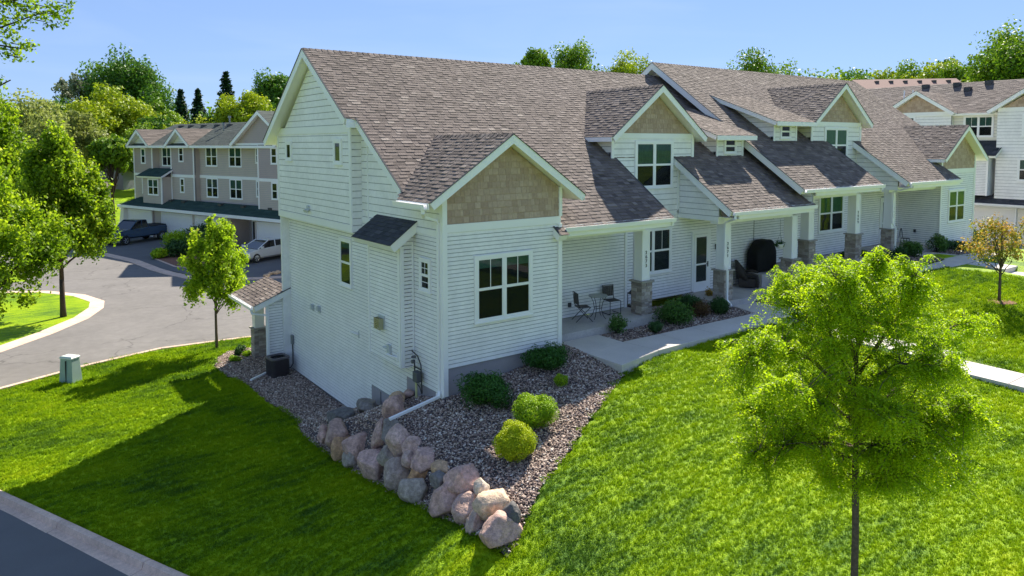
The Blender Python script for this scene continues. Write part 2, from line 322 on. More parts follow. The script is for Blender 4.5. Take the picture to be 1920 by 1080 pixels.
BED4 = [(13.4, .85), (13.4, -.35), (15.5, -.7), (18, -1.0), (21.7, -1.05), (25.1, -.78), (25.5, .85), (23.2, 2.6), (20.6, 2.6), (20.4, .85)]
BED5 = [(27, -.55), (29, -.95), (31.5, -1.1), (33, -.6), (33, 2), (31.8, .8), (28, .8), (27, .9)]
BEDS = [BED1, BED3, BED4, BED5]
WALKA = [(4.2, .8), (4.22, -1.82), (6.16, -1.45), (8.2, -1.42), (12.4, -1.35), (14, -1.5), (18.5, -1.88), (23.1, -1.82), (28.8, -1.55), (28.8, -.9), (25, -.75), (21.7, -1.05), (18, -1), (15.5, -.7), (13.44, -.35), (13.44, .8), (12.25, .8), (11.95, -.37), (5.82, -.25), (5.8, .8)]
PATH1 = [(11.2, -1.2), (11.2, -6.5), (11.2, -40), (12.4, -40), (12.4, -6.5), (12.4, -1.2)]
PATH2 = [(24.6, -1.6), (24.2, -3.4), (23.6, -40), (24.9, -40), (25.5, -3.3), (25.9, -1.6)]
GARDR = [(33.5, 16), (33.5, -1), (36, -5), (60, -8), (60, 30), (33.5, 30)]
HOUSEFP = [(0, 0), (3.66, 0), (3.66, .8), (16, .8), (32, .8), (32, 16), (0, 16)]
def carve(x, y):
    z = HT(x, y)
    for p, d in ((ROAD, .3), (DRIVE, .3), (STREET, .35), (ISL, -.3), (PLANT, -.3), (WALKA, .3), (PATH1, .25), (PATH2, .25), (GARDR, .25)):
        z = z-np.where(inpoly(x, y, p), d, 0)
    for p in BEDS: z = z-np.where(inpoly(x, y, p), .10, 0)
    z = z-np.where(inpoly(x, y, HOUSEFP), .35, 0)
    return z
def axis_(parts):
    a = []
    for lo, hi, st in parts: a += list(np.arange(lo, hi, st))
    return np.array(a+[parts[-1][1]])
def grid_obj(name, xs, ys, zf, m, kind='structure', keep=None, parent=None):
    X, Y = np.meshgrid(xs, ys); Z = zf(X, Y); nx, ny = len(xs), len(ys)
    v = np.stack([X, Y, Z], -1).reshape(-1, 3)
    i = np.arange(nx*ny).reshape(ny, nx); q = np.stack([i[:-1, :-1], i[:-1, 1:], i[1:, 1:], i[1:, :-1]], -1).reshape(-1, 4)
    if keep is not None:
        cx = (X[:-1, :-1]+X[1:, 1:]).ravel()/2; cy = (Y[:-1, :-1]+Y[1:, 1:]).ravel()/2; q = q[keep(cx, cy)]
        used = np.unique(q); mp = np.full(len(v), -1); mp[used] = np.arange(len(used)); v = v[used]; q = mp[q]
    me = bpy.data.meshes.new(name); me.vertices.add(len(v)); me.vertices.foreach_set('co', v.ravel())
    me.loops.add(q.size); me.loops.foreach_set('vertex_index', q.ravel()); me.polygons.add(len(q))
    me.polygons.foreach_set('loop_start', np.arange(0, q.size, 4)); me.polygons.foreach_set('loop_total', np.full(len(q), 4))
    me.polygons.foreach_set('use_smooth', [True]*len(q)); me.materials.append(m); me.update(calc_edges=True)
    o = link(name, me, parent); 
    if kind: o['kind'] = kind
    return o
def grassmat():
    m = bpy.data.materials.new('grass'); m.use_nodes = True; n = m.node_tree; L = n.links.new; b = n.nodes['Principled BSDF']
    b.inputs['Roughness'].default_value = .6; b.inputs['Specular IOR Level'].default_value = .08
    g = n.nodes.new('ShaderNodeNewGeometry'); src = None
    def nz(sc, d=4, vec=None):
        x = n.nodes.new('ShaderNodeTexNoise'); x.inputs['Scale'].default_value = sc; x.inputs['Detail'].default_value = d; L(vec or g.outputs['Position'], x.inputs['Vector']); return x.outputs[0]
    r = n.nodes.new('ShaderNodeValToRGB'); e = r.color_ramp.elements
    e[0].color = (.085, .18, .018, 1); e[0].position = .40; e[1].color = (.38, .48, .008, 1); e[1].position = .64; x = e.new(.5); x.color = (.24, .38, .006, 1)
    mp = n.nodes.new('ShaderNodeMapping'); mp.inputs['Scale'].default_value = (1, 1, .2); mp.inputs['Rotation'].default_value = (0, 0, .6); L(g.outputs['Position'], mp.inputs[0])
    m2 = n.nodes.new('ShaderNodeMapping'); m2.inputs['Scale'].default_value = (.8, 3.0, .3); m2.inputs['Rotation'].default_value = (0, 0, .5); L(g.outputs['Position'], m2.inputs[0])
    a = nz(.35); c = nz(1.6, 5, m2.outputs[0]); d = nz(26, 2)
    ad = n.nodes.new('ShaderNodeMath'); ad.operation = 'MULTIPLY_ADD'; L(a, ad.inputs[0]); ad.inputs[1].default_value = .40; 
    s2 = n.nodes.new('ShaderNodeMath'); s2.operation = 'MULTIPLY'; L(c, s2.inputs[0]); s2.inputs[1].default_value = .36; L(s2.outputs[0], ad.inputs[2])
    s3 = n.nodes.new('ShaderNodeMath'); s3.operation = 'MULTIPLY_ADD'; L(d, s3.inputs[0]); s3.inputs[1].default_value = .24; L(ad.outputs[0], s3.inputs[2])
    L(s3.outputs[0], r.inputs[0])
    oi = n.nodes.new('ShaderNodeObjectInfo'); L(r.outputs[0], b.inputs['Base Color'])
    bp = n.nodes.new('ShaderNodeBump'); bp.inputs['Strength'].default_value = .8; bp.inputs['Distance'].default_value = .05; L(nz(40, 3), bp.inputs['Height']); L(bp.outputs[0], b.inputs['Normal'])
    return m
GRASS = grassmat()
def blademat():
    m = GRASS.copy(); m.name = 'grass_blade'; n = m.node_tree; b = n.nodes['Principled BSDF']
    for l in list(n.links):
        if l.to_socket == b.inputs['Normal']: n.links.remove(l)
    t = n.nodes.new('ShaderNodeBsdfTranslucent'); s = n.nodes.new('ShaderNodeMixShader'); s.inputs[0].default_value = .42
    src = [l.from_socket for l in n.links if l.to_socket == b.inputs['Base Color']][0]
    n.links.new(src, t.inputs[0]); n.links.new(b.outputs[0], s.inputs[1]); n.links.new(t.outputs[0], s.inputs[2]); n.links.new(s.outputs[0], n.nodes['Material Output'].inputs[0])
    return m
BLADE = blademat()
xs = axis_([(-400, -100, 40), (-100, -30, 6), (-30, -12, 1.2), (-12, 14, .22), (14, 36, .45), (36, 60, 2), (60, 120, 8), (120, 600, 60)])
ys = axis_([(-200, -40, 20), (-40, -16, 2), (-16, 18, .22), (18, 50, .8), (50, 130, 3), (130, 250, 12), (250, 900, 80)])
def far_h(x, y):
    d = np.sqrt((x+8)**2+(y+15)**2); k = sst((d-150)/120)
    return carve(np.clip(x, -110, 130), np.clip(y, -60, 170))*(1-k)+2.5*k
grid_obj('ground', xs, ys, far_h, GRASS)
def flat(name, poly, z, m, th=.05, kind='structure'):
    mb = MB(); mb.prism([(x, y, (z(x, y) if callable(z) else z)-th) for x, y in poly], (0, 0, th)); o = mb.obj(name, m); o['kind'] = kind; return o
flat('road', ROAD, -2.88, ASPH)
# islands cut the road sheet: turf sits 10 cm above it
def ribbon(name, line, offs, zs, m, zf, nseg=None, parent=None, joint=3.0, kind='structure'):
    """concrete strip along a line cut into real segments; offs/zs: cross profile to the left of travel"""
    P = [Vector((a, b)) for a, b in line]; segs = []; pts = []
    for a, b in zip(P, P[1:]):
        k = max(1, int(round((b-a).length/joint)))
        for i in range(k): pts.append(a.lerp(b, i/k))
    pts.append(P[-1]); root = None
    nrm = []
    for i, p in enumerate(pts):
        d = (pts[min(i+1, len(pts)-1)]-pts[max(i-1, 0)]).normalized(); nrm.append(Vector((-d.y, d.x)))
    mbs = []
    for i in range(len(pts)-1):
        a, b = pts[i], pts[i+1]; d = (b-a).normalized()*.008; mb = MB(); A = a+d; B = b-d; na, nb = nrm[i], nrm[i+1]
        prof = [(o, z) for o, z in zip(offs, zs)]; prof = [(offs[0], -.25)]+prof+[(offs[-1], -.25)]
        va = [(A.x+na.x*o, A.y+na.y*o, zf(a.x, a.y)+z) for o, z in prof]; vb = [(B.x+nb.x*o, B.y+nb.y*o, zf(b.x, b.y)+z) for o, z in prof]
        n = len(prof); mb.add(va+vb, [tuple(range(n)), tuple(range(n, 2*n))[::-1]]+[(k, k+1, n+k+1, n+k) for k in range(n-1)])
        if root is None: root = mb.obj(name, m); root['kind'] = kind
        else: mb.obj('curb_segment', m, root)
    return root
gz = lambda x, y: -2.88
ribbon('island_curb', ISL[1:-1], [-.02, .10, .62, .66], [.012, .02, .06, .06], CURB, gz, joint=2.4)
isl_in = [(-40, 12.8), (-12, 18.95), (-9.0, 21.05), (-7.2, 23.1), (-5.65, 25.3), (-4.82, 27.4), (-4.6, 29), (-5.2, 31.2), (-6.6, 33.4), (-10.2, 35.9), (-40, 39.3)]
flat('island_turf', isl_in, -2.83, GRASS, .12)
ribbon('road_kerb', [(-13, 13.8), (-8.9, 15.05), (-6, 16.4), (-3.3, 17.2), (.4, 16.8), (8, 16.5)], [-.14, -.02, .02], [.05, .07, .01], CURB, gz, joint=3)
ribbon('road_gutter', [(8, 29.8), (6.1, 30.2), (4.4, 30.8), (3, 31.6), (1.9, 32.6), (1.3, 33.6), (.6, 36), (.2, 38), (-.4, 43), (-1.6, 47.5), (-3.2, 54)], [-.35, .0, .35], [.03, .018, .03], CURB, gz, joint=2.6)
flat('garage_drive', DRIVE, -2.862, ASPHD, .05)
flat('planting_strip', PLANT, -2.80, MULCH, .2)
ribbon('planter_edging', PLANT+PLANT[:1], [-.12, .05], [.06, .06], CURB, gz, joint=2.2)
sz = lambda x, y: -3.12+.052*(6.9-y) if y < 12 else -3.38
ST = [(-60, 10), (-13.5, 12.5)]+CURBL+[(4, -60), (-60, -60)]
mb = MB(); mb.prism([(x, y, max(-3.4, min(-1.6, sz(x, y)))-.10-.06) for x, y in [(-18.6, 14), (-11.6, 14), (-11.6, 12.2), (-10.4, 10.6), (-8.95, 6.9), (-6.5, .55), (-4.2, -5.4), (-2.6, -9.5), (-.2, -15), (4, -24), (-5, -24), (-7.6, -17.7), (-11.6, -8.1), (-13.9, -2.1), (-16.3, 4.2), (-17.8, 8)]], (0, 0, .05))
street = mb.obj('street', ASPHD); street['kind'] = 'structure'
ribbon('street_curb', CURBL[::-1][1:-1], [-.02, .04, .15, .19, .56, .60], [.02, .045, .04, -.085, -.10, -.105], CURB, sz, joint=3.0)
# ------------------------------------------------------------------ concrete walks made of separate slabs
def slab(mb, quad, zt, th=.3):
    P = [Vector((x, y, zt(x, y) if callable(zt) else zt)) for x, y in quad]; c = sum(P, Vector())/len(P)
    P = [p+(c-p).normalized()*.006 for p in P]; n = len(P); b = .012
    I = [p+(c-p).normalized()*b for p in P]
    vs = [p-Vector((0, 0, th)) for p in P]+[p-Vector((0, 0, b)) for p in P]+I
    fs = [tuple(range(n))[::-1], tuple(range(2*n, 3*n))]+[(k*n+i, k*n+(i+1) % n, (k+1)*n+(i+1) % n, (k+1)*n+i) for k in (0, 1) for i in range(n)]
    mb.add(vs, fs)
def walk(name, quads, zt, m=CONC, th=.3):
    root = None
    for q in quads:
        mb = MB(); slab(mb, q, zt, th)
        if root is None: root = mb.obj(name, m); root['kind'] = 'structure'
        else: mb.obj('paving_slab', m, root)
    return root
def wz(x, y): return -.2+.60*float(sst((x-13.3)/5.2))
top = [(4.22, -1.82), (6.16, -1.45), (8.2, -1.42), (10.2, -1.38), (11.2, -1.36)]
Q = [[(4.2, .78), (4.21, -.45), (5.82, -.25), (5.8, .78)], [(4.21, -.45), (4.22, -1.82), (6.0, -1.47), (5.82, -.25)], [(6.0, -1.47), (7.3, -1.43), (7.3, -.28), (5.82, -.25)], [(7.3, -1.43), (8.7, -1.42), (8.7, -.3), (7.3, -.28)], [(8.7, -1.42), (10.1, -1.39), (10.1, -.33), (8.7, -.3)],
     [(10.1, -1.39), (11.3, -1.36), (11.95, -.37), (10.1, -.33)], [(11.3, -1.36), (12.9, -1.38), (13.44, -.35), (11.95, -.37)], [(11.95, -.37), (13.44, -.35), (13.44, .78), (12.25, .78)], [(12.9, -1.38), (14.5, -1.55), (15.5, -.7), (13.44, -.35)],
     [(14.5, -1.55), (16.2, -1.72), (16.8, -.88), (15.5, -.7)], [(16.2, -1.72), (17.6, -1.84), (18, -1.0), (16.8, -.88)], [(17.6, -1.84), (19.2, -1.9), (19.4, -1.03), (18, -1.0)], [(19.2, -1.9), (21.2, -1.9), (21.7, -1.05), (19.4, -1.03)],
     [(21.2, -1.9), (23.1, -1.86), (23.4, -.9), (21.7, -1.05)], [(23.1, -1.86), (25.2, -1.76), (25.1, -.78), (23.4, -.9)], [(25.2, -1.76), (27.2, -1.62), (27, -.5), (25.1, -.78)], [(25.1, -.78), (27, -.5), (27, .8), (25.5, .8)], [(27.2, -1.62), (29, -1.5), (29.2, -.95), (27, -.5)]]
walk('walkway', Q, wz)
walk('street_path', [[(11.2, -1.38), (12.4, -1.38), (12.4, -2.9), (11.2, -2.9)][::-1], [(11.2, -2.9), (12.4, -2.9), (12.4, -4.7), (11.2, -4.7)][::-1], [(11.2, -4.7), (12.4, -4.7), (12.4, -6.5), (11.2, -6.5)][::-1]], lambda x, y: -.2, CONC, .35)
q = []
y = -6.5
while y > -26: q.append([(11.2, y-1.6), (12.4, y-1.6), (12.4, y), (11.2, y)]); y -= 1.6
walk('lower_path', q, lambda x, y: -.37+.012*(y+6.5), CONC, .2)
walk('upper_path', [[(24.6, -1.85), (24.45, -3.3), (25.8, -3.3), (25.9, -1.75)]], lambda x, y: .39, CONC, .45)
q = []; y = -3.3
while y > -24: q.append([(24.3, y-1.6), (25.7, y-1.6), (25.7, y), (24.3, y)]); y -= 1.6
walk('far_path', q, lambda x, y: .2+.02*(y+3.3), CONC, .2)
flat('parking_court', GARDR, lambda x, y: H1(x, y)+.0, ASPHD, .08)
# ------------------------------------------------------------------ rock mulch beds
def bedz(x, y): return HT(x, y)-.01
GRAVB = mat('gravel_bed', (.12, .10, .10), .95, .2, nscale=[30], namt=.5, bump=1, bscale=60, obj_space=False)
def inbeds(x, y):
    r = np.zeros(np.shape(x), bool)
    for p in BEDS: r |= inpoly(x, y, p)
    return r & ~inpoly(x, y, WALKA)
st = np.arange(0, 1, .1)
for nm, P in (('rock_bed', BED1), ('rock_bed', BED3), ('rock_bed', BED4), ('rock_bed', BED5)):
    A = np.array(P); xs = np.arange(A[:, 0].min()-.1, A[:, 0].max()+.2, .1); ys = np.arange(A[:, 1].min()-.1, A[:, 1].max()+.2, .1)
    o = grid_obj(nm, xs, ys, bedz, GRAVB, 'structure', lambda cx, cy, P=P: inpoly(cx, cy, P) & ~inpoly(cx, cy, WALKA))
def gravel():
    rng = np.random.RandomState(5); t = (1+5**.5)/2
    V = np.array([(-1, t, 0), (1, t, 0), (-1, -t, 0), (1, -t, 0), (0, -1, t), (0, 1, t), (0, -1, -t), (0, 1, -t), (t, 0, -1), (t, 0, 1), (-t, 0, -1), (-t, 0, 1)])/1.9
    Fc = np.array([(0, 11, 5), (0, 5, 1), (0, 1, 7), (0, 7, 10), (0, 10, 11), (1, 5, 9), (5, 11, 4), (11, 10, 2), (10, 7, 6), (7, 1, 8), (3, 9, 4), (3, 4, 2), (3, 2, 6), (3, 6, 8), (3, 8, 9), (4, 9, 5), (2, 4, 11), (6, 2, 10), (8, 6, 7), (9, 8, 1)])
    pts = []
    for P, dn in ((BED1, 980), (BED3, 560), (BED4, 260), (BED5, 150)):
        A = np.array(P); lo, hi = A.min(0)-.06, A.max(0)+.06; n = int((hi-lo).prod()*dn); q = lo+rng.rand(n, 2)*(hi-lo)
        k = inpoly(q[:, 0]+rng.normal(0, .03, n), q[:, 1]+rng.normal(0, .03, n), P) & ~inpoly(q[:, 0], q[:, 1], WALKA) & ~inpoly(q[:, 0], q[:, 1], [(0, .02), (3.66, .02), (3.66, 16), (0, 16)]); pts.append(q[k])
    q = np.vstack(pts); n = len(q); z = HT(q[:, 0], q[:, 1])
    s = rng.uniform(.012, .027, n)*np.where(rng.rand(n) < .08, 1.5, 1); sc = np.stack([s*rng.uniform(.8, 1.5, n), s*rng.uniform(.7, 1.1, n), s*rng.uniform(.45, .8, n)], 1)
    a = rng.rand(n)*6.28; ca, sa = np.cos(a), np.sin(a); v = V[None]*sc[:, None]*(1+rng.normal(0, .12, (n, 12, 1)))
    x = v[..., 0]*ca[:, None]-v[..., 1]*sa[:, None]; y = v[..., 0]*sa[:, None]+v[..., 1]*ca[:, None]
    tl = rng.normal(0, .4, (n, 1)); zz = v[..., 2]+x*tl
    co = np.stack([x+q[:, 0:1], y+q[:, 1:2], zz+z[:, None]+s[:, None]*.35], -1).reshape(-1, 3)
    fi = (Fc[None]+(np.arange(n)*12)[:, None, None]).reshape(-1, 3)
    me = bpy.data.meshes.new('gravel'); me.vertices.add(len(co)); me.vertices.foreach_set('co', co.ravel()); me.loops.add(fi.size); me.loops.foreach_set('vertex_index', fi.ravel())
    me.polygons.add(len(fi)); me.polygons.foreach_set('loop_start', np.arange(0, fi.size, 3)); me.polygons.foreach_set('loop_total', np.full(len(fi), 3))
    m = mat('gravel_stone', None, .8, .3, tone=[(0, (.06, .05, .045)), (.25, (.19, .13, .105)), (.55, (.40, .29, .23)), (.8, (.60, .48, .385)), (1, (.9, .84, .74))], obj_space=False)
    me.materials.append(m); at = me.attributes.new('tone', 'FLOAT', 'FACE'); at.data.foreach_set('value', np.repeat(rng.beta(1.7, 1.7, n), 20)); me.update(calc_edges=True)
    tag(link('gravel', me), kind='stuff')
gravel()
# ------------------------------------------------------------------ grass blades near the lens (geometry nodes)
def tuft(seed, n=11, h=.038):
    r = np.random.RandomState(seed); mb = MB()
    for i in range(n):
        a = r.rand()*6.28; d = r.rand()*.055; x, y = d*math.cos(a), d*math.sin(a); ln = r.normal(0, .022, 2); hh = h*r.uniform(.5, 1.25); b = r.rand()*6.28; w_ = .0052
        cx, cy = math.cos(b)*w_, math.sin(b)*w_
        mb.add([(x-cx, y-cy, -.01), (x+cx, y+cy, -.01), (x+ln[0]*.4+cx*.8, y+ln[1]*.4+cy*.8, hh*.6), (x+ln[0]*.4-cx*.8, y+ln[1]*.4-cy*.8, hh*.6), (x+ln[0], y+ln[1], hh)], [(0, 1, 2, 3), (3, 2, 4)])
    return bpy.data.objects.new('grass_tuft', mb.mesh('grass_tuft', BLADE))
def lawn():
    X0 = np.arange(-10, 32, .3); Y0 = np.arange(-12, 17, .3)
    def keep(cx, cy):
        k = ~inbeds(cx, cy)
        for p in (ROAD, STREET, WALKA, PATH1, PATH2, GARDR, HOUSEFP): k &= ~inpoly(cx, cy, p)
        d = np.sqrt((cx-CAM.x)**2+(cy-CAM.y)**2); az = np.arctan2(cx-CAM.x, cy-CAM.y)-YAW
        k &= (np.abs(az) < .68) & (d < 34)
        return k
    o = grid_obj('lawn_grass', X0, Y0, lambda x, y: HT(x, y), GRASS, 'stuff', keep)
    me = o.data; n = len(me.vertices); co = np.empty(n*3); me.vertices.foreach_get('co', co); co = co.reshape(-1, 3)
    d = np.sqrt((co[:, 0]-CAM.x)**2+(co[:, 1]-CAM.y)**2)
    a = me.attributes.new('dens', 'FLOAT', 'POINT'); a.data.foreach_set('value', 430*np.clip(13/d, .25, 1.25)**1.5)
    a = me.attributes.new('size', 'FLOAT', 'POINT'); a.data.foreach_set('value', np.clip(d/15, .75, 2.0))
    ng = bpy.data.node_groups.new('grass_scatter', 'GeometryNodeTree'); ng.interface.new_socket('Geometry', in_out='INPUT', socket_type='NodeSocketGeometry'); ng.interface.new_socket('Geometry', in_out='OUTPUT', socket_type='NodeSocketGeometry')
    N = ng.nodes; L = ng.links.new; i = N.new('NodeGroupInput'); ou = N.new('NodeGroupOutput')
    dp = N.new('GeometryNodeDistributePointsOnFaces'); na = N.new('GeometryNodeInputNamedAttribute'); na.data_type = 'FLOAT'; na.inputs[0].default_value = 'dens'
    L(i.outputs[0], dp.inputs['Mesh']); L(na.outputs[0], dp.inputs['Density'])
    join = N.new('GeometryNodeJoinGeometry')
    gi = N.new('GeometryNodeGeometryToInstance')
    for s_ in (3, 1, 2):
        ob = N.new('GeometryNodeObjectInfo'); ob.inputs['Object'].default_value = tuft(s_); ob.inputs['As Instance'].default_value = True; L(ob.outputs['Geometry'], join.inputs[0])
    ip = N.new('GeometryNodeInstanceOnPoints'); ip.inputs['Pick Instance'].default_value = True
    L(dp.outputs['Points'], ip.inputs['Points']); L(join.outputs[0], ip.inputs['Instance'])
    rv = N.new('FunctionNodeRandomValue'); rv.data_type = 'FLOAT_VECTOR'; rv.inputs[0].default_value = (-.15, -.15, 0); rv.inputs[1].default_value = (.15, .15, 6.28); L(rv.outputs[0], ip.inputs['Rotation'])
    nb = N.new('GeometryNodeInputNamedAttribute'); nb.data_type = 'FLOAT'; nb.inputs[0].default_value = 'size'
    r2 = N.new('FunctionNodeRandomValue'); r2.data_type = 'FLOAT'; r2.inputs[2].default_value = .75; r2.inputs[3].default_value = 1.3; r2.inputs['Seed'].default_value = 4
    ml = N.new('ShaderNodeMath'); ml.operation = 'MULTIPLY'; L(nb.outputs[0], ml.inputs[0]); L(r2.outputs[1], ml.inputs[1]); L(ml.outputs[0], ip.inputs['Scale'])
    L(ip.outputs[0], ou.inputs[0]); md = o.modifiers.new('scatter', 'NODES'); md.node_group = ng
lawn()
# ------------------------------------------------------------------ house kit
LAPSHADE = mat('lap_shadow_grey', (.33, .33, .33), .9, obj_space=False)  # grey wall backing, painted in as the shadow line under each siding lap
def pm(ax, c):
    return {'F': lambda u, n, z: Vector((u, c-n, z)), 'B': lambda u, n, z: Vector((u, c+n, z)),
            'E': lambda u, n, z: Vector((c-n, u, z)), 'R': lambda u, n, z: Vector((c+n, u, z))}[ax]
def spans(poly, z, holes=()):
    xs = []; n = len(poly)
    for i in range(n):
        (a, b), (c, d) = poly[i], poly[(i+1) % n]
        if (b > z) != (d > z): xs.append(a+(c-a)*(z-b)/(d-b))
    xs.sort(); out = [(xs[i], xs[i+1]) for i in range(0, len(xs)-1, 2)]
    for (h0, h1, z0, z1) in holes:
        if z0 < z < z1:
            o2 = []
            for a, b in out:
                if h1 <= a or h0 >= b: o2.append((a, b)); continue
                if h0 > a: o2.append((a, h0))
                if h1 < b: o2.append((h1, b))
            out = o2
    return out
class House:
    def __init__(s, root, M=None): s.root = root; s.boards = []; s.tabs = []; s.shakes = []; s.M = M or Matrix()
    def bx(s, name, pl, u0, u1, n0, n1, z0, z1, m, parent=None):
        mb = MB(); s.boxp(mb, pl, u0, u1, n0, n1, z0, z1); return mb.obj(name, m, parent or s.root)
    @staticmethod
    def boxp(mb, pl, u0, u1, n0, n1, z0, z1, m=0, t=.5):
        vs = [pl(u, n, z) for z in (z0, z1) for n in (n0, n1) for u in (u0, u1)]
        mb.add(vs, [(0, 1, 3, 2), (4, 6, 7, 5), (0, 4, 5, 1), (2, 3, 7, 6), (0, 2, 6, 4), (1, 5, 7, 3)], m, t)
    def wall(s, pl, poly, m=WHITE, exp=.1016, holes=(), style='lap', vis=1.0, back=.12, name='wall'):
        mb = MB(); off = pl(0, -back, 0)-pl(0, 0, 0); mb.prism([pl(u, 0, z) for u, z in poly], off)
        wob = mb.obj(name, LAPSHADE if style == 'lap' else m, s.root); zs = [z for u, z in poly]; z = min(zs); z1 = max(zs); rng = np.random.RandomState(int(abs(z*100+poly[0][0]*37)) % 9999)
        while z < z1-.01:
            t = min(z+exp, z1-.001); za = z+.004; zm = (z+t)/2
            A = spans(poly, za, [(h[0], h[1], h[2]-.02, h[3]+.02) for h in holes]); B = spans(poly, t-.003, [(h[0], h[1], h[2]-.02, h[3]+.02) for h in holes])
            if len(A) != len(B): A = B = spans(poly, zm, holes)
            for (a0, b0), (a1, b1) in zip(A, B):
                if b0-a0 < .02: continue
                if style == 'lap':
                    s.boards.append((wob, pl, (a0, b0, a1, b1, z, t), m, vis))
                else:
                    u = min(a0, a1)
                    while u < max(b0, b1):
                        w_ = rng.choice([.09, .13, .17, .22]); q0, q1 = max(u+.0025, a0), min(u+w_-.0025, b0); r0, r1 = max(u+.0025, a1), min(u+w_-.0025, b1)
                        if q1-q0 > .01 or r1-r0 > .01:
                            q1 = max(q1, q0+.001); r0 = min(r0, b1-.001); r1 = max(r1, r0+.001)
                            s.shakes.append((wob, pl, (q0, q1, r0, r1, z+rng.uniform(-.004, .004), t), rng.rand(), m))
                        u += w_
            z += exp
        return wob
    @staticmethod
    def board_geo(mb, pl, g, n0=.014, n1=.003, tone=.5):
        a0, b0, a1, b1, z0, z1 = g
        g_ = min(.019, (z1-z0)*.2); z0 += g_
        v = [pl(a0, 0, z0), pl(b0, 0, z0), pl(b0, n0, z0), pl(a0, n0, z0), pl(a1, 0, z1), pl(b1, 0, z1), pl(b1, n1, z1), pl(a1, n1, z1)]
        mb.add(v, [(0, 1, 2, 3), (3, 2, 6, 7), (7, 6, 5, 4), (0, 3, 7, 4), (1, 5, 6, 2)], 0, tone)
    def flush(s, nb=285, nt=285, nsk=285):
        def emit(items, n, name, geo, score, parent_i=0):
            items.sort(key=score, reverse=True)
            for it in items[:n]:
                mb = MB(); geo(mb, it); mb.obj(name, it[-1] if False else s.mt(it), it[0])
            rest = {}
            for it in items[n:]: rest.setdefault(it[0], []).append(it)
            for par, L_ in rest.items():
                mb = MB()
                for it in L_: geo(mb, it)
                o = mb.obj(name, s.mt(L_[0]), par); o['kind'] = 'stuff'
        W = s.M
        def sb(it):
            a0, b0, a1, b1, z0, z1 = it[2]; p = W @ it[1]((a0+b0)/2, 0, (z0+z1)/2); d = (p-CAM).length
            return it[4]*min(b0-a0, 6)*(z1-z0)/d**2
        s.mt = lambda it: it[3]
        emit(s.boards, nb, 'siding_board', lambda mb, it: s.board_geo(mb, it[1], it[2]), sb)
        s.mt = lambda it: it[4]
        emit(s.shakes, nsk, 'wall_shake', lambda mb, it: s.board_geo(mb, it[1], it[2], .02, .006, it[3]), lambda it: -(W @ it[1](it[2][0], 0, it[2][4])-CAM).length)
        s.mt = lambda it: it[4]
        def tg(mb, it):
            o, U, V, N = it[1]; a0, b0, a1, b1, v0, v1, th = it[2]
            P = lambda u, v, n: o+U*u+V*v+N*n
            vs = [P(a0, v0, .004), P(b0, v0, .004), P(b0, v0, th), P(a0, v0, th), P(a1, v1, .003), P(b1, v1, .003), P(b1, v1, .006), P(a1, v1, .006)]
            mb.add(vs, [(0, 1, 2, 3), (3, 2, 6, 7), (0, 3, 7, 4), (1, 5, 6, 2)], 0, it[3])
        def ts(it):
            o, U, V, N = it[1]; a0, b0, a1, b1, v0, v1, th = it[2]; p = W @ (o+U*a0+V*v0); d = CAM-p; return max(0, (W.to_3x3() @ N).dot(d.normalized())+.0)*(b0-a0)*(v1-v0)/d.length**2
        emit(s.tabs, nt, 'shingle', tg, ts)
    def roof(s, name, o, U, V, poly, th=.15, exp=.142, m=SHING, slabm=TRIM, fascia=True, wmin=.12, wmax=.38):
        o = Vector(o); U = Vector(U).normalized(); V = Vector(V).normalized(); N = U.cross(V)
        if N.z < 0: N = -N
        P = lambda u, v, n: o+U*u+V*v+N*n
        mb = MB(); mb.prism([P(u, v, -.012) for u, v in poly], -N*th, 0); mb.prism([P(u, v, .003) for u, v in poly], -N*.013, 1)
        ob = mb.obj(name, [slabm, DECK], s.root); rng = np.random.RandomState(int(abs(o.x*131+o.y*17+o.z*7)*10) % 99991)
        vs = [v for u, v in poly]; v = min(vs); v1 = max(vs); k = 0
        while v < v1-.01:
            t = min(v+exp, v1-.0005); A = spans(poly, v+.002); B = spans(poly, t-.002)
            if len(A) != len(B): A = B = spans(poly, (v+t)/2)
            for (a0, b0), (a1, b1) in zip(A, B):
                u = min(a0, a1)-rng.rand()*.3; up = rng.rand() < .5
                while u < max(b0, b1):
                    w_ = rng.uniform(wmin, wmax); q0, q1 = max(u+.002, a0-.012), min(u+w_-.002, b0+.012); r0, r1 = max(u+.002, a1-.012), min(u+w_-.002, b1+.012)
                    if q1-q0 > .004 or r1-r0 > .004:
                        q1 = max(q1, q0+.001); r0 = min(r0, b1); r1 = max(r1, r0+.001); q0 = min(q0, b0)
                        s.tabs.append((ob, (o, U, V, N), (q0, q1, r0, r1, v-.008, t, .022 if up else .013), float(np.clip(rng.normal(.48, .16)+(.08 if up else -.06), 0, 1)), m))
                    up = not up; u += w_
            v += exp; k += 1
        return ob
    def ridge_cap(s, a, b, m=SHING, parent=None):
        a = Vector(a); b = Vector(b); L_ = (b-a).length; d = (b-a)/L_; n = max(1, int(L_/.2)); sd_ = Vector((-d.y, d.x, 0)); mb = MB(); rng = np.random.RandomState(int(L_*100))
        for i in range(n):
            p = a+d*(i*L_/n); q = a+d*((i+1)*L_/n+.01)
            mb.add([p+sd_*.13+Vector((0, 0, -.065)), p+Vector((0, 0, .035)), p-sd_*.13+Vector((0, 0, -.065)), q+sd_*.13+Vector((0, 0, -.08)), q+Vector((0, 0, .02)), q-sd_*.13+Vector((0, 0, -.08))], [(0, 1, 4, 3), (1, 2, 5, 4), (0, 2, 1)], 0, float(rng.rand()*.8))
        return mb.obj('ridge_cap', m, parent or s.root)
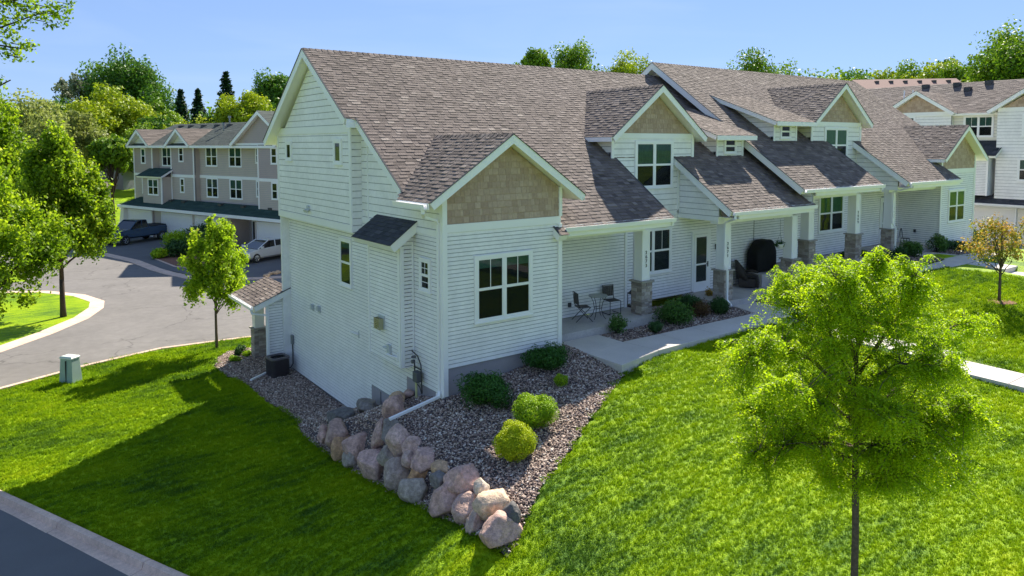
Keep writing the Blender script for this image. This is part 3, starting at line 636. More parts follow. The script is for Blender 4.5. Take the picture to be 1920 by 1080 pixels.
    def beam(s, name, pts, prof_n, m=TRIM, parent=None):
        """pts: list of (p_top, p_bottom) edge pairs extruded by prof_n"""
        mb = MB(); 
        for (a, b) in zip(pts, pts[1:]): mb.prism([a[0], b[0], b[1], a[1]], prof_n)
        return mb.obj(name, m, parent or s.root)
    def rake(s, a, b, drop=.2, th=.045, out=(0, -1, 0), name='rake_board'):
        a = Vector(a); b = Vector(b); d = (b-a).normalized(); o = Vector(out); nrm = d.cross(o).normalized()
        if nrm.z > 0: nrm = -nrm
        cz = max(.2, -nrm.z); mb = MB(); mb.prism([a, b, b+Vector((0, 0, -drop/cz)), a+nrm*drop], o*th); e = -nrm*.016
        mb.prism([a+e, b+e, b+e*.0, a+e*.0], o*(th+.02), 1); return mb.obj(name, [TRIM, DSHING], s.root)
    def window(s, pl, u0, u1, z0, z1, units=1, grille=True, cover='curtain', cas=.09, hung=True, sill=True, cm=None):
        mb = MB(); B = lambda a, b, c, d, e, f, m=0: s.boxp(mb, pl, a, b, c, d, e, f, m)
        B(u0-cas, u0, .0, .055, z0-cas, z1+cas); B(u1, u1+cas, .0, .055, z0-cas, z1+cas); B(u0, u1, .0, .055, z1, z1+cas); B(u0, u1, 0, .055, z0-cas, z0)
        if sill: B(u0-cas-.015, u1+cas+.015, .055, .072, z0-cas, z0-cas+.04)
        w_ = (u1-u0)/units; ml = .07 if units > 1 else 0
        for i in range(1, units): B(u0+i*w_-ml/2, u0+i*w_+ml/2, .0, .052, z0, z1)
        wo = mb.obj('window', TRIM, s.root)
        mb = MB(); s.boxp(mb, pl, u0, u1, .0, .0205, z0, z1); mb.obj('dark_interior', ROOM, wo)
        for i in range(units):
            a = u0+i*w_+(ml/2 if i else 0); b = u0+(i+1)*w_-(ml/2 if i < units-1 else 0); zm = (z0+z1)/2; f = .035
            secs = [(zm, z1, 1), (z0, zm, 0)] if hung else [(z0, z1, 1)]
            for (c, d, upr) in secs:
                mb = MB(); n0, n1 = (.021, .046) if upr else (.021, .04); X = lambda *k: s.boxp(mb, pl, *k)
                X(a, a+f, n0, n1, c, d); X(b-f, b, n0, n1, c, d); X(a+f, b-f, n0, n1, d-f, d); X(a+f, b-f, n0, n1, c, c+f)
                if grille and (upr or not hung): X((a+b)/2-.009, (a+b)/2+.009, n0+.012, n1-.008, c+f, d-f)
                if grille == 2: X(a+f, b-f, n0+.0125, n1-.0085, (c+d)/2-.009, (c+d)/2+.009)
                mb.obj('sash', TRIM, wo)
                mb = MB(); s.boxp(mb, pl, a+f, b-f, .0305, .0325, c+f, d-f); mb.obj('pane', GLASS, wo)
            if cover:
                zc = zm if hung else z0; mb = MB(); k = 0
                if cover == 'curtain':
                    n = 14; uu = np.linspace(a+f, b-f, n+1)
                    for j in range(n):
                        na, nb_ = (.0225, .026) if j % 2 else (.026, .0225)
                        mb.add([pl(uu[j], na, zc+f), pl(uu[j+1], nb_, zc+f), pl(uu[j+1], nb_, z1-f), pl(uu[j], na, z1-f)], [(0, 1, 2, 3)])
                    mb.obj('curtain', cm or CURT, wo)
                elif cover == 'blinds':
                    z = z0+f if units == 0 else z0+.06
                    while z < z1-.04: s.boxp(mb, pl, a+f, b-f, .0215, .029, z, z+.018); z += .042
                    mb.obj('blind_slats', cm or BLIND, wo)
                elif cover == 'shade':
                    s.boxp(mb, pl, a+f, b-f, .0215, .0235, z1-(z1-z0)*.16, z1-f); mb.obj('roller_shade', CURT, wo)
        return wo
    def column(s, x0, y0, zb, zt, w=.48, stone_h=1.05, number=None, top=.34, indiv=True, zt_face=None, vis_faces=('F', 'E')):
        x1, y1 = x0+w, y0+w; xc, yc = (x0+x1)/2, (y0+y1)/2; i = .06; zs = zb+stone_h+.05; mb = MB()
        a, b = w/2-i, top/2
        def fr(h, k): return [(xc-h, yc-h, k), (xc+h, yc-h, k), (xc+h, yc+h, k), (xc-h, yc+h, k)]
        mb.add(fr(a, zs)+fr(b, zt), [(3, 2, 1, 0), (4, 5, 6, 7), (0, 1, 5, 4), (1, 2, 6, 5), (2, 3, 7, 6), (3, 0, 4, 7)])
        # raised corner boards and rails on every face
        for fc in range(4):
            R = Matrix.Rotation(fc*PI/2, 3, 'Z'); ctr = Vector((xc, yc, 0))
            for sgn in (-1, 1):
                q = [Vector((sgn*a, -a-.008, zs)), Vector((sgn*(a-.06), -a-.008, zs)), Vector((sgn*(b-.055), -b-.008, zt)), Vector((sgn*b, -b-.008, zt))]
                mb.prism([ctr+R @ p for p in q], R @ Vector((0, .012, 0)))
            for z0, z1 in ((zs, zs+.12), (zt-.22, zt-.06)):
                h0 = a+(b-a)*(z0-zs)/(zt-zs); h1 = a+(b-a)*(z1-zs)/(zt-zs)
                q = [Vector((-h0+.06, -h0-.007, z0)), Vector((h0-.06, -h0-.007, z0)), Vector((h1-.06, -h1-.007, z1)), Vector((-h1+.06, -h1-.007, z1))]
                mb.prism([ctr+R @ p for p in q], R @ Vector((0, .012, 0)))
        col = mb.obj('porch_column', TRIM, s.root)
        mb = MB(); mb.box(x0-.05, x1+.05, y0-.05, y1+.05, zb+stone_h, zb+stone_h+.055); mb.obj('stone_cap', CAPST, col)
        mb = MB(); mb.box(x0+.02, x1-.02, y0+.02, y1-.02, zb-.25, zb+stone_h); mb.obj('pier_core', CAPST, col)
        rng = np.random.RandomState(int(x0*97) % 1000); rest = MB(); z = zb-.2
        while z < zb+stone_h-.02:
            h = min(rng.choice([.07, .09, .115]), zb+stone_h-z)
            for ax, c, A, Bq in (('F', y0+.02, x0, x1), ('E', x0+.02, y0, y1), ('R', x1-.02, y0, y1), ('B', y1-.02, x0, x1)):
                u = A+(.0 if ax in 'FB' else .021); E_ = Bq-(.0 if ax in 'FB' else .021); pl = pm(ax, c)
                while u < E_-.01:
                    l = min(rng.uniform(.11, .3), E_-u); l = E_-u if E_-u-l < .06 else l
                    mb = MB() if (indiv and ax in vis_faces) else rest; n = rng.uniform(.018, .034); g = .004; t = rng.rand()
                    vs = [pl(q, nn, zz) for nn, ins in ((0, 0), (n-.006, 0), (n, .007)) for q, zz in ((u+g+ins, z+g+ins), (u+l-g-ins, z+g+ins), (u+l-g-ins, z+h-g-ins), (u+g+ins, z+h-g-ins))]
                    mb.add(vs, [(8, 9, 10, 11)]+[(k*4+j, k*4+(j+1) % 4, (k+1)*4+(j+1) % 4, (k+1)*4+j) for k in (0, 1) for j in range(4)], 0, t)
                    if mb is not rest: mb.obj('stone', STONE, col)
                    u += l
            z += h
        if rest.v: o = rest.obj('stone', STONE, col); o['kind'] = 'stuff'
        if number:
            for k, ch in enumerate(number):
                cu = bpy.data.curves.new('digit', 'FONT'); cu.body = ch; cu.size = .155; cu.extrude = .006; cu.align_x = 'CENTER'; cu.align_y = 'CENTER'
                tmp = bpy.data.objects.new('tmp', cu); me = bpy.data.meshes.new_from_object(tmp); bpy.data.objects.remove(tmp)
                me.materials.clear(); me.materials.append(BLACK); zc = zs+.85-k*.14+.06; h = a+(b-a)*(zc-zs)/(zt-zs)
                o = link('digit', me, col); o.location = (xc, yc-h-.014, zc); o.rotation_euler = (PI/2-.03, 0, 0)
        return col
    def pipe(s, name, pts, w_=.04, m=TRIM, parent=None):
        mb = MB()
        pts = [Vector(p) for p in pts]
        for a, b in zip(pts, pts[1:]):
            d = (b-a).normalized(); u = Vector((0, 0, 1)) if abs(d.z) < .9 else Vector((0, 1, 0)); sx = d.cross(u).normalized()*w_; sy = d.cross(sx).normalized()*w_*.8
            a2 = a-d*w_*.6; b2 = b+d*w_*.6
            mb.add([a2+sx+sy, a2-sx+sy, a2-sx-sy, a2+sx-sy, b2+sx+sy, b2-sx+sy, b2-sx-sy, b2+sx-sy], [(0, 1, 2, 3), (7, 6, 5, 4), (0, 4, 5, 1), (1, 5, 6, 2), (2, 6, 7, 3), (3, 7, 4, 0)])
        return mb.obj(name, m, parent or s.root)
    def gutter(s, a, b, out):
        a = Vector(a); b = Vector(b); o = Vector(out); mb = MB(); z = Vector((0, 0, 1))
        pr = [o*0+z*-.13, o*0+z*0, o*.012+z*0, o*.012+z*-.10, o*.085+z*-.10, o*.11+z*-.01, o*.122+z*-.01, o*.1+z*-.13]
        n = len(pr); mb.add([a+p for p in pr]+[b+p for p in pr], [tuple(range(n)), tuple(range(n, 2*n))[::-1]]+[(i, (i+1) % n, n+(i+1) % n, n+i) for i in range(n)])
        return mb.obj('gutter', TRIM, s.root)
def Vr(ang): return (0, math.cos(ang), math.sin(ang))
SL = math.atan(.7); SC = 1/math.cos(SL)
def front_roof(H, name, zr, polyxy, ridge_y=7.45, **k):
    """polyxy in plan; plane z = zr-.7*(ridge_y-y)"""
    y0 = -.05; o = (0, y0, zr-.7*(ridge_y-y0)); return H.roof(name, o, (1, 0, 0), (0, 1, .7), [(x, (y-y0)*SC) for x, y in polyxy], **k)
def gable(H, xc, half, yr, zr, drop, zmain, ridge_y=7.45, th=.13, yend=None):
    """small cross gable running back into the main roof; zmain: main ridge height"""
    s_ = drop/half; ze = zr-drop; My = lambda z: ridge_y-(zmain-z)/.7; a = math.atan(s_); Lv = half/math.cos(a)
    ye, yg = My(ze), My(zr)
    for sg in (-1, 1):
        H.roof('gable_roof', (xc+sg*half, yr, ze), (0, 1, 0), (-sg*math.cos(a), 0, math.sin(a)), [(0, 0), (ye-yr+.02, 0), (yg-yr+.02, Lv), (0, Lv)], th=th)
        H.rake((xc+sg*half, yr, ze+.0), (xc+sg*.0005, yr, zr+.0), .19)
        H.bx('eave_fascia', pm('E' if sg < 0 else 'R', xc+sg*half), yr+.002, ye-.02, 0, .022, ze-.15, ze-.005, TRIM)
    H.ridge_cap((xc, yr-.03, zr), (xc, yg, zr)); return ye, yg
def end_rake(H, x, ya, yb, zr, ridge_y=7.45, th=.03, drop=.22, back=False):
    f = lambda y: zr-.7*abs(ridge_y-y)
    return H.rake((x, ya, f(ya)), (x, yb, f(yb)), drop, .035, (-1, 0, 0))
def downspout(H, pts): return H.pipe('downspout', pts, .036)
def porch_light(H, pl, u, z):
    o = H.bx('porch_light', pl, u-.045, u+.045, .02, .12, z, z+.2, BLACK); return o
def outlet(H, pl, u, z, w_=.05, h=.07): return H.bx('outlet_cover', pl, u-w_, u+w_, .015, .07, z-h, z+h, DARKP)
def door(H, pl, u0, u1, z0, z1, handle=1, wreath=True):
    mb = MB(); B = lambda a, b, c, d, e, f: H.boxp(mb, pl, a, b, c, d, e, f)
    B(u0-.11, u0, 0, .05, z0, z1+.11); B(u1, u1+.11, 0, .05, z0, z1+.11); B(u0, u1, 0, .05, z1, z1+.11); B(u0-.05, u1+.05, 0, .1, z0-.04, z0)
    fr = mb.obj('door', TRIM, H.root); mb = MB()
    H.boxp(mb, pl, u0, u1, 0, .021, z0, z1); mb.obj('door_leaf', CURT if False else mat_inner, fr)
    mb = MB(); f = .12
    B = lambda a, b, c, d, e, g: H.boxp(mb, pl, a, b, c, d, e, g)
    B(u0+.01, u0+f, .025, .055, z0, z1-.01); B(u1-f, u1-.01, .025, .055, z0, z1-.01); B(u0+f, u1-f, .025, .055, z1-f, z1-.01); B(u0+f, u1-f, .025, .055, z0, z0+.32); zm = z0+(z1-z0)*.46
    B(u0+f, u1-f, .025, .055, zm-.03, zm+.03); mb.obj('storm_door', TRIM, fr)
    for c, d in ((z0+.32, zm-.03), (zm+.03, z1-f)):
        mb = MB(); H.boxp(mb, pl, u0+f, u1-f, .038, .041, c, d); mb.obj('pane', GLASS, fr)
    mb = MB(); uh = u1-.06 if handle > 0 else u0+.06; H.boxp(mb, pl, uh-.02, uh+.02, .055, .075, zm-.12, zm+.08); H.boxp(mb, pl, uh-.1*handle, uh, .075, .09, zm-.02, zm+.005); mb.obj('handle', BLACK, fr)
    return fr
mat_inner = mat('inner_door', (.10, .10, .105), .5)
# ================================================================== NEAR TOWNHOUSE PAIR
ZR = 8.50; MZ = lambda y, zr=ZR: zr-.7*(7.45-y)
A = House(thing('townhouse', 'nearest white townhouse pair with tan shake gable over a double window and brown shingle roof', 'house', (0, 0, 0)))
rt = A.root
F_ = lambda y: pm('F', y); E_ = lambda x: pm('E', x)
# --- front bump
win_front = (.96, 2.60, 1.09, 2.64)
A.wall(F_(0), [(.0, 0), (3.66, 0), (3.66, 3.36), (.0, 3.36)], holes=[win_front])
A.bx('frieze_board', F_(0), 0, 3.66, 0, .03, 3.36, 3.56, TRIM)
sh = lambda x: 5.74-.67*abs(x-1.83)-.2
A.wall(F_(0), [(0, 3.56), (3.66, 3.56), (3.66, sh(3.66)), (1.83, sh(1.83)), (0, sh(0))], m=SHAKE, exp=.165, style='shake')
A.window(F_(0), *win_front, units=2, cover='shade')
A.bx('corner_board', F_(0), -.045, .085, 0, .045, -.66, 4.4, TRIM); A.bx('corner_board', E_(0), .0, .10, 0, .045, -.70, 4.4, TRIM)
A.bx('corner_board', F_(0), 3.575, 3.70, 0, .045, 0, 3.36, TRIM); A.bx('corner_board', F_(0), 3.60, 3.70, 0, .045, 3.56, 4.35, TRIM)
A.wall(pm('R', 3.66), [(0, 0), (2.25, 0), (2.25, 3.1), (0, 3.1)], vis=.1)
mb = MB(); mb.box(.03, 3.64, .03, .4, -1.4, .012); mb.box(.05, .5, .4, 11, -3.2, -.66); mb.obj('foundation', FOUND, rt)
gable(A, 1.83, 2.40, -.34, 5.74, 1.61, ZR)
# --- end wall facing the lawn
zt = lambda y: MZ(y)-.2
wE = (5.44, 6.17, 1.22, 2.55); wS = (.66, 1.06, 1.86, 2.57)
f1 = (2.87, 4.14, -3.2, -1.5); f2 = (.42, 1.95, -3.2, -.65)
A.wall(E_(0), [(.08, -2.7), (11.0, -2.7), (11.0, 2.95), (4.6, 2.95), (4.6, 3.26), (.08, 3.26)], holes=[wE, wS, f1, f2, (1.5, 3.4, -.25, 3.0)], back=.02)
A.bx('foundation_panel', E_(0), 2.89, 4.12, .0, .012, -2.6, -1.52, FOUND); A.bx('foundation_joint', E_(0), 3.5, 3.53, .012, .02, -2.6, -1.52, DARKP)
A.bx('foundation_panel', E_(0), .44, 1.93, .0, .012, -2.0, -.67, FOUND)
A.bx('frieze_board', E_(0), .08, 4.6, 0, .03, 3.26, 3.40, TRIM)
A.wall(E_(0), [(.08, 3.40), (4.6, 3.40), (4.6, 6.2), (4.45, zt(4.4)), (1.35, zt(1.35)), (1.35, 4.2), (.08, 4.2)], exp=.2)
A.window(E_(0), *wE, units=1, grille=False, cover='shade'); A.window(E_(0), *wS, units=1, grille=2, cover='', cas=.08)
A.bx('channel_trim', E_(0), 4.14, 4.18, 0, .03, 3.4, 5.75, TRIM)
A.bx('corner_board', E_(0), 10.93, 11.02, 0, .035, -2.7, 2.95, TRIM)
# projecting upper block
BX = -.3
w1 = (9.62, 10.02, 5.02, 5.52); w2 = (5.34, 5.76, 4.98, 5.57)
A.wall(E_(BX), [(4.6, 3.16), (11.0, 3.16), (11.0, 5.84), (4.6, 5.84)], exp=.2, holes=[w1, w2], back=.1)
A.bx('band_board', E_(BX), 4.6, 11.0, -.1, .03, 2.94, 3.16, TRIM); A.bx('band_board', E_(BX), 4.6, 11.0, 0, .034, 5.84, 6.07, TRIM)
A.wall(E_(BX), [(4.6, 6.07), (11.0-.15, 6.0), (11.0-.15, zt(4.05)), (7.45, zt(7.45)), (4.3, zt(4.3)), (4.3, 6.07)][:0] or [(4.72, 6.07), (10.2, 6.07), (7.45, 8.24-.02)], exp=.2, back=.1)
A.window(E_(BX), *w1, units=1, grille=False, cover='', hung=False, cas=.1); A.window(E_(BX), *w2, units=1, grille=False, cover='curtain', hung=False, cas=.1, cm=BLIND)
A.bx('corner_board', E_(BX), 4.59, 4.73, 0, .04, 2.94, 6.07, TRIM); A.bx('corner_board', E_(BX), 10.92, 11.02, 0, .04, 2.94, 5.9, TRIM)
A.bx('block_soffit', E_(BX), 4.6, 11.0, -.3, 0, 2.92, 2.94, TRIM)
A.wall(F_(4.6), [(-.3, 2.94), (0, 2.94), (0, 6.1), (-.3, 6.1)], exp=.2, back=.02, vis=2)
mb = MB(); mb.box(-.29, 15.7, 10.9, 11.0, -3, 6.0); mb.obj('rear_wall', WHITE, rt)
# fireplace chase with its own little roof
A.wall(E_(-.38), [(1.5, -.25), (3.4, -.25), (3.4, 2.85), (1.5, 2.85)], holes=[(3.36, 3.42, -.3, 3)], back=.36)
A.wall(F_(1.5), [(-.38, -.25), (0, -.25), (0, 3.2), (-.38, 2.92)], back=.02, vis=2)
A.bx('corner_board', E_(-.38), 1.49, 1.62, 0, .03, -.25, 2.85, TRIM); A.bx('corner_board', F_(1.5), -.41, -.30, 0, .03, -.25, 2.9, TRIM); A.bx('corner_board', E_(-.38), 3.33, 3.41, 0, .03, -.25, 2.85, TRIM)
A.bx('chase_floor', E_(-.38), 1.5, 3.4, -.38, 0, -.28, -.25, TRIM); A.bx('channel_trim', F_(1.5), -.06, -.02, 0, .03, -.25, 3.0, TRIM)
a_ = math.atan2(.57, .78); Lc = math.hypot(.57, .78)
A.roof('chase_roof', (-.78, 3.6, 2.97), (0, -1, 0), (.78, 0, .57), [(0, 0), (2.28, 0), (2.28, Lc), (0, Lc)], th=.17, m=DSHING)
A.rake((-.78, 1.32, 2.97), (0, 1.32, 3.54), .22, .03)
# rear lean-to over the garage corner
A.wall(F_(11.02), [(-.86, -2.75), (0, -2.75), (0, .2), (-.86, -.12)], back=.1, vis=2)
A.bx('corner_board', F_(11.02), -.9, -.78, 0, .035, -2.75, -.2, TRIM)
a2 = math.atan2(.52, 1.36); L2 = math.hypot(.52, 1.36)
A.roof('lean_to_roof', (-1.36, 13.7, -.24), (0, -1, 0), (1.36, 0, .52), [(0, 0), (2.8, 0), (2.8, L2), (0, L2)], th=.12)
A.rake((-1.36, 10.9, -.24), (0, 10.9, .28), .2, .035)
A.gutter((-1.36, 13.7, -.24), (-1.36, 10.92, -.24), (-1, 0, 0))
downspout(A, [(-1.42, 11.0, -.3), (-1.38, 11.0, -.5), (-.9, 10.96, -.62), (-.84, 10.94, -.7), (-.84, 10.94, -2.6), (-.95, 10.8, -2.66), (-1.65, 10.35, -2.68)])
A.column(-.68, 13.2, -2.72, -.25, w=.46, stone_h=1.05, top=.36, indiv=False)
A.wall(pm('E', -.05), [(11.1, -2.75), (13.6, -2.75), (13.6, 0), (11.1, 0)], m=CREAM, vis=.05)
# --- main roof
main = [(-.62, 7.45), (-.62, 4.2), (-.3, 4.2), (-.3, 1.47), (-.12, 1.47), (1.83, 3.5), (3.7, 1.72), (3.7, -.02), (3.46, -.02), (3.46, -.30), (3.72, -.30), (3.72, -.05), (8.12, -.05), (8.12, 2.52), (11.05, 2.52), (11.05, -.05), (15.9, -.05), (15.9, 7.45)]
front_roof(A, 'main_roof', ZR, main, th=.17)
A.roof('rear_roof', (-.62, 11.55, ZR-.7*4.1), (1, 0, 0), (0, -1, .7), [(0, 0), (16.4, 0), (16.4, 4.1*SC), (0, 4.1*SC)], th=.17, wmin=.6, wmax=1.2)
A.ridge_cap((-.62, 7.45, ZR), (15.2, 7.45, ZR))
end_rake(A, -.62, 4.2, 7.45, ZR); end_rake(A, -.62, 11.55, 7.45, ZR); end_rake(A, -.3, 1.2, 4.2, ZR, drop=.2)
A.bx('return_board', F_(4.2), -.62, -.28, -.02, .02, MZ(4.2)-.26, MZ(4.2)-.02, TRIM)
A.gutter((3.72, -.05, MZ(-.05)), (8.16, -.05, MZ(-.05)), (0, -1, 0)); A.gutter((11.05, -.05, MZ(-.05)), (15.92, -.05, MZ(-.05)), (0, -1, 0))
A.rake((3.46, -.30, MZ(-.30)), (3.46, .02, MZ(.02)), .2, .04, (-1, 0, 0)); 
A.gutter((-.60, -.30, 4.11), (-.60, 1.25, 4.11), (-1, 0, 0))
# porch soffit, beams, side of the porch roof
def porch(H, x0, x1, z, yb=2.25, yc=1.06, xr=None, dz=0):
    H.bx('porch_soffit', F_(yc), x0, x1, -(yb-yc), yc-.02, 2.98+dz, 3.0+dz, TRIM); H.bx('porch_fascia', F_(.0), x0 if x0 > 4 else 3.74, x1, -.03, .04, 2.98+dz, 3.28+dz, TRIM); H.bx('porch_beam', F_(yc), x0, x1, -.32, .0, 2.74+dz, 2.98+dz, TRIM)
porch(A, 3.66, 8.1, 0)
porch(A, 11.42, 15.85, 0, 2.5, .82)
tri = lambda y: MZ(y)-.2
A.wall(E_(11.36), [(.74, 3.0), (2.5, 3.0), (2.5, tri(2.5)), (.74, tri(.74))], exp=.2)
A.bx('band_board', E_(11.36), .74, 2.5, -.1, .03, 2.84, 3.0, TRIM)
A.rake((11.05, -.05, MZ(-.05)), (11.05, 2.5, MZ(2.5)), .22, .035, (-1, 0, 0)); A.rake((8.12, -.05, MZ(-.05)), (8.12, 2.5, MZ(2.5)), .22, .035, (1, 0, 0))
A.wall(pm('R', 8.0), [(1.1, 3.0), (2.5, 3.0), (2.5, tri(2.5)), (1.1, tri(1.1))], exp=.2, vis=.05)
# --- walls at the porches
A.wall(F_(2.25), [(3.66, 0), (8.42, 0), (8.42, 3.0), (3.66, 3.0)]); A.bx('corner_board', F_(2.25), 8.36, 8.47, 0, .04, 0, 3, TRIM)
winP = (9.12, 10.86, 1.0, 2.48); 
A.wall(F_(2.5), [(8.42, 0), (15.8, 0), (15.8, 2.98), (8.42, 2.98)], holes=[winP, (12.13, 13.0, 0, 2.2)])
A.window(F_(2.5), *winP, units=2, cover='blinds'); door(A, F_(2.5), 12.17, 13.0, .05, 2.16)
porch_light(A, F_(2.5), 13.45, 1.5); outlet(A, F_(2.25), 4.62+1.3, .42)
A.wall(F_(2.5), [(7.98, 3.12), (12.04, 3.12), (12.04, 5.68), (7.98, 5.68)], exp=.2, holes=[(9.14, 10.88, 4.02, 5.52)])
A.bx('band_board', F_(2.5), 8.42, 11.4, 0, .03, 2.96, 3.12, TRIM)
shd = lambda x: 7.5-.75*abs(x-10.01)-.22
A.bx('frieze_board', F_(2.5), 7.98, 12.04, 0, .03, 5.68, 5.86, TRIM)
A.wall(F_(2.5), [(8.15, 5.86), (11.87, 5.86), (10.01, shd(10.01))], m=SHAKE, exp=.165, style='shake')
A.window(F_(2.5), 9.14, 10.88, 4.02, 5.52, units=2, grille=False, cover='curtain')
A.bx('corner_board', F_(2.5), 7.94, 8.06, 0, .04, 4.9, 5.75, TRIM); A.bx('corner_board', F_(2.5), 11.96, 12.08, 0, .04, 4.9, 5.75, TRIM); A.bx('channel_trim', F_(2.5), 11.24, 11.30, 0, .03, 3.0, 4.8, TRIM)
A.wall(E_(7.98), [(2.5, 5.0), (3.6, 5.76), (2.5, 5.76)], exp=.2, vis=3)
gable(A, 10.01, 2.37, 2.14, 7.5, 1.78, ZR)
# --- shed dormer
def shed(H, x0, x1, zr, ex0, ex1, topx0):
    M = lambda y: MZ(y, zr); zt_ = 5.73+zr-ZR; ze = 5.80+zr-ZR; ws = ((x0+x1)/2-.32+.02, (x0+x1)/2+.30, M(2.5)+.14, zt_-.08)
    H.wall(F_(2.5), [(x0, M(2.5)-.06), (x1, M(2.5)-.06), (x1, zt_), (x0, zt_)], exp=.2, holes=[ws]); H.window(F_(2.5), *ws, units=1, grille=False, cover='', cas=.075)
    H.bx('corner_board', F_(2.5), x0-.02, x0+.08, 0, .03, M(2.5)-.02, zt_, TRIM); H.bx('corner_board', F_(2.5), x1-.08, x1+.02, 0, .03, M(2.5)-.02, zt_, TRIM)
    yt = 5.35; zt2 = M(yt); dy = yt-2.1; Ls = math.hypot(dy, zt2-ze); sl = (zt2-ze)/dy; yx = 2.5+(zt_-M(2.5))/(.7-sl)
    H.wall(E_(x0), [(2.5, M(2.5)-.05), (yx, M(yx)-.02), (2.5, zt_+.02)], exp=.2, vis=3); H.wall(pm('R', x1), [(2.5, M(2.5)-.05), (yx, M(yx)-.02), (2.5, zt_+.02)], exp=.2, vis=.1)
    H.roof('shed_roof', (ex0, 2.1, ze), (1, 0, 0), (0, dy, zt2-ze), [(0, 0), (ex1-ex0, 0), (ex1-ex0, Ls), (topx0-ex0, Ls)], th=.1)
    H.bx('eave_fascia', F_(2.1), ex0-.02, ex1+.02, 0, .03, ze-.17, ze+.0, TRIM)
    H.rake((ex0, 2.1, ze), (topx0, yt, zt2), .17, .03, (-1, 0, 0)); H.rake((ex1, 2.1, ze), (ex1, yt, zt2), .17, .03, (1, 0, 0))
shed(A, 13.4, 15.0, ZR, 12.95, 15.3, 12.9)
# --- porch slabs
mb = MB(); mb.box(3.68, 8.55, .8, 2.22, -.5, 0); mb.box(8.55, 8.95, 1.7, 2.45, -.5, -.01); mb.obj('porch_slab', CONCD, rt)
mb = MB(); mb.box(11.55, 16.9, .72, 2.45, -.5, 0); mb.obj('porch_slab', CONCD, rt)
A.column(7.97, 1.06, 0, 2.76, number='2673'); A.column(11.76, .78, 0, 2.76, number='2671'); A.column(15.85, .80, 0, 2.76)
downspout(A, [(8.08, -.08, MZ(-.05)-.06), (8.08, -.08, 3.02), (8.12, .3, 2.92), (8.12, 1.3, 2.8)])
downspout(A, [(11.12, -.10, MZ(-.05)-.06), (11.12, -.10, 3.02), (11.55, .45, 2.88), (11.7, .72, 2.78), (11.66, .72, 1.32), (11.72, .62, 1.12), (11.72, .62, .1), (11.66, .4, -.05)])
downspout(A, [(-.68, -.2, 4.03), (-.66, -.2, 3.9), (-.50, .05, 3.78), (-.12, .13, 3.66), (-.06, .14, 3.55), (-.06, .14, -.55), (-.12, .08, -.66), (-1.42, .10, -.92)])
A.flush()
# ================================================================== FAR TOWNHOUSE PAIR (stands 0.58 m higher)
DZ = .58; ZR2 = ZR+DZ; M2 = lambda y: MZ(y, ZR2)
B = House(thing('townhouse', 'farther white townhouse pair whose roof stands higher beyond the stepped gable', 'house', (0, 0, 0)))
main2 = [(15.2, 7.45), (15.2, -.05), (20.82, -.05), (20.82, 2.52), (23.1, 2.52), (23.1, -.05), (28.1, -.05), (28.1, 1.9), (29.87, 3.55), (31.9, 1.6), (32.2, 1.4), (32.2, 7.45)]
front_roof(B, 'main_roof', ZR2, main2, th=.2)
B.roof('rear_roof', (15.2, 11.55, ZR2-.7*4.1), (1, 0, 0), (0, -1, .7), [(0, 0), (17, 0), (17, 4.1*SC), (0, 4.1*SC)], th=.17, wmin=.6, wmax=1.2)
B.ridge_cap((15.2, 7.45, ZR2), (32.2, 7.45, ZR2))
end_rake(B, 15.2, -.05, 7.45, ZR2, drop=.24); end_rake(B, 15.2, 11.5, 7.45, ZR2, drop=.24)
B.wall(E_(15.75), [(-.0, M2(0)-.72), (7.45, M2(7.45)-.9), (11.0, M2(7.45)-.7*3.55-.5), (11, M2(7.45)-.7*3.55), (7.45, M2(7.45)-.1), (.0, M2(0)-.15)], exp=.2)
B.gutter((15.2, -.05, M2(-.05)), (20.86, -.05, M2(-.05)), (0, -1, 0)); B.gutter((23.1, -.05, M2(-.05)), (28.05, -.05, M2(-.05)), (0, -1, 0))
porch(B, 16.0, 20.8, 0, 2.5, 1.0, dz=DZ); porch(B, 23.5, 28.04, 0, 2.5, 1.0, dz=DZ)
winC = (20.75-.25, 22.35, 1.65, 3.2)
B.wall(F_(2.5), [(15.85, DZ), (23.95, DZ), (23.95, 3.6), (15.85, 3.6)], holes=[winC])
B.wall(F_(2.75), [(23.95, DZ), (28.04, DZ), (28.04, 3.6), (23.95, 3.6)], holes=[(26.3, 27.2, 0, 2.9)]); B.bx('corner_board', F_(2.5), 23.88, 23.98, 0, .04, DZ, 3.6, TRIM)
B.window(F_(2.5), *winC, units=2, grille=False, cover='curtain', cm=CURTG); door(B, F_(2.75), 26.3, 27.15, DZ+.05, 2.75)
B.wall(F_(2.5), [(19.7, 3.6), (23.7, 3.6), (23.7, 6.26), (19.7, 6.26)], exp=.2, holes=[(20.8, 22.5, 4.72, 6.12)])
B.bx('frieze_board', F_(2.5), 19.7, 23.7, 0, .03, 6.26, 6.44, TRIM); shc = lambda x: 8.1-.735*abs(x-21.69)-.22
B.wall(F_(2.5), [(19.85, 6.44), (23.53, 6.44), (21.69, shc(21.69))], m=SHAKE, exp=.165, style='shake')
B.window(F_(2.5), 20.8, 22.5, 4.72, 6.12, units=2, grille=False, cover='curtain', cm=CURTG)
B.bx('corner_board', F_(2.5), 19.66, 19.78, 0, .04, 5.5, 6.3, TRIM); B.bx('corner_board', F_(2.5), 23.62, 23.74, 0, .04, 5.4, 6.3, TRIM)
B.wall(E_(19.7), [(2.5, 5.55), (3.6, 6.34), (2.5, 6.34)], m=CREAM, exp=.2)
gable(B, 21.69, 2.4, 2.14, 8.12, 1.77, ZR2)
shed(B, 17.0, 18.6, ZR2, 16.65, 19.4, 16.5)
tri2 = lambda y: M2(y)-.2
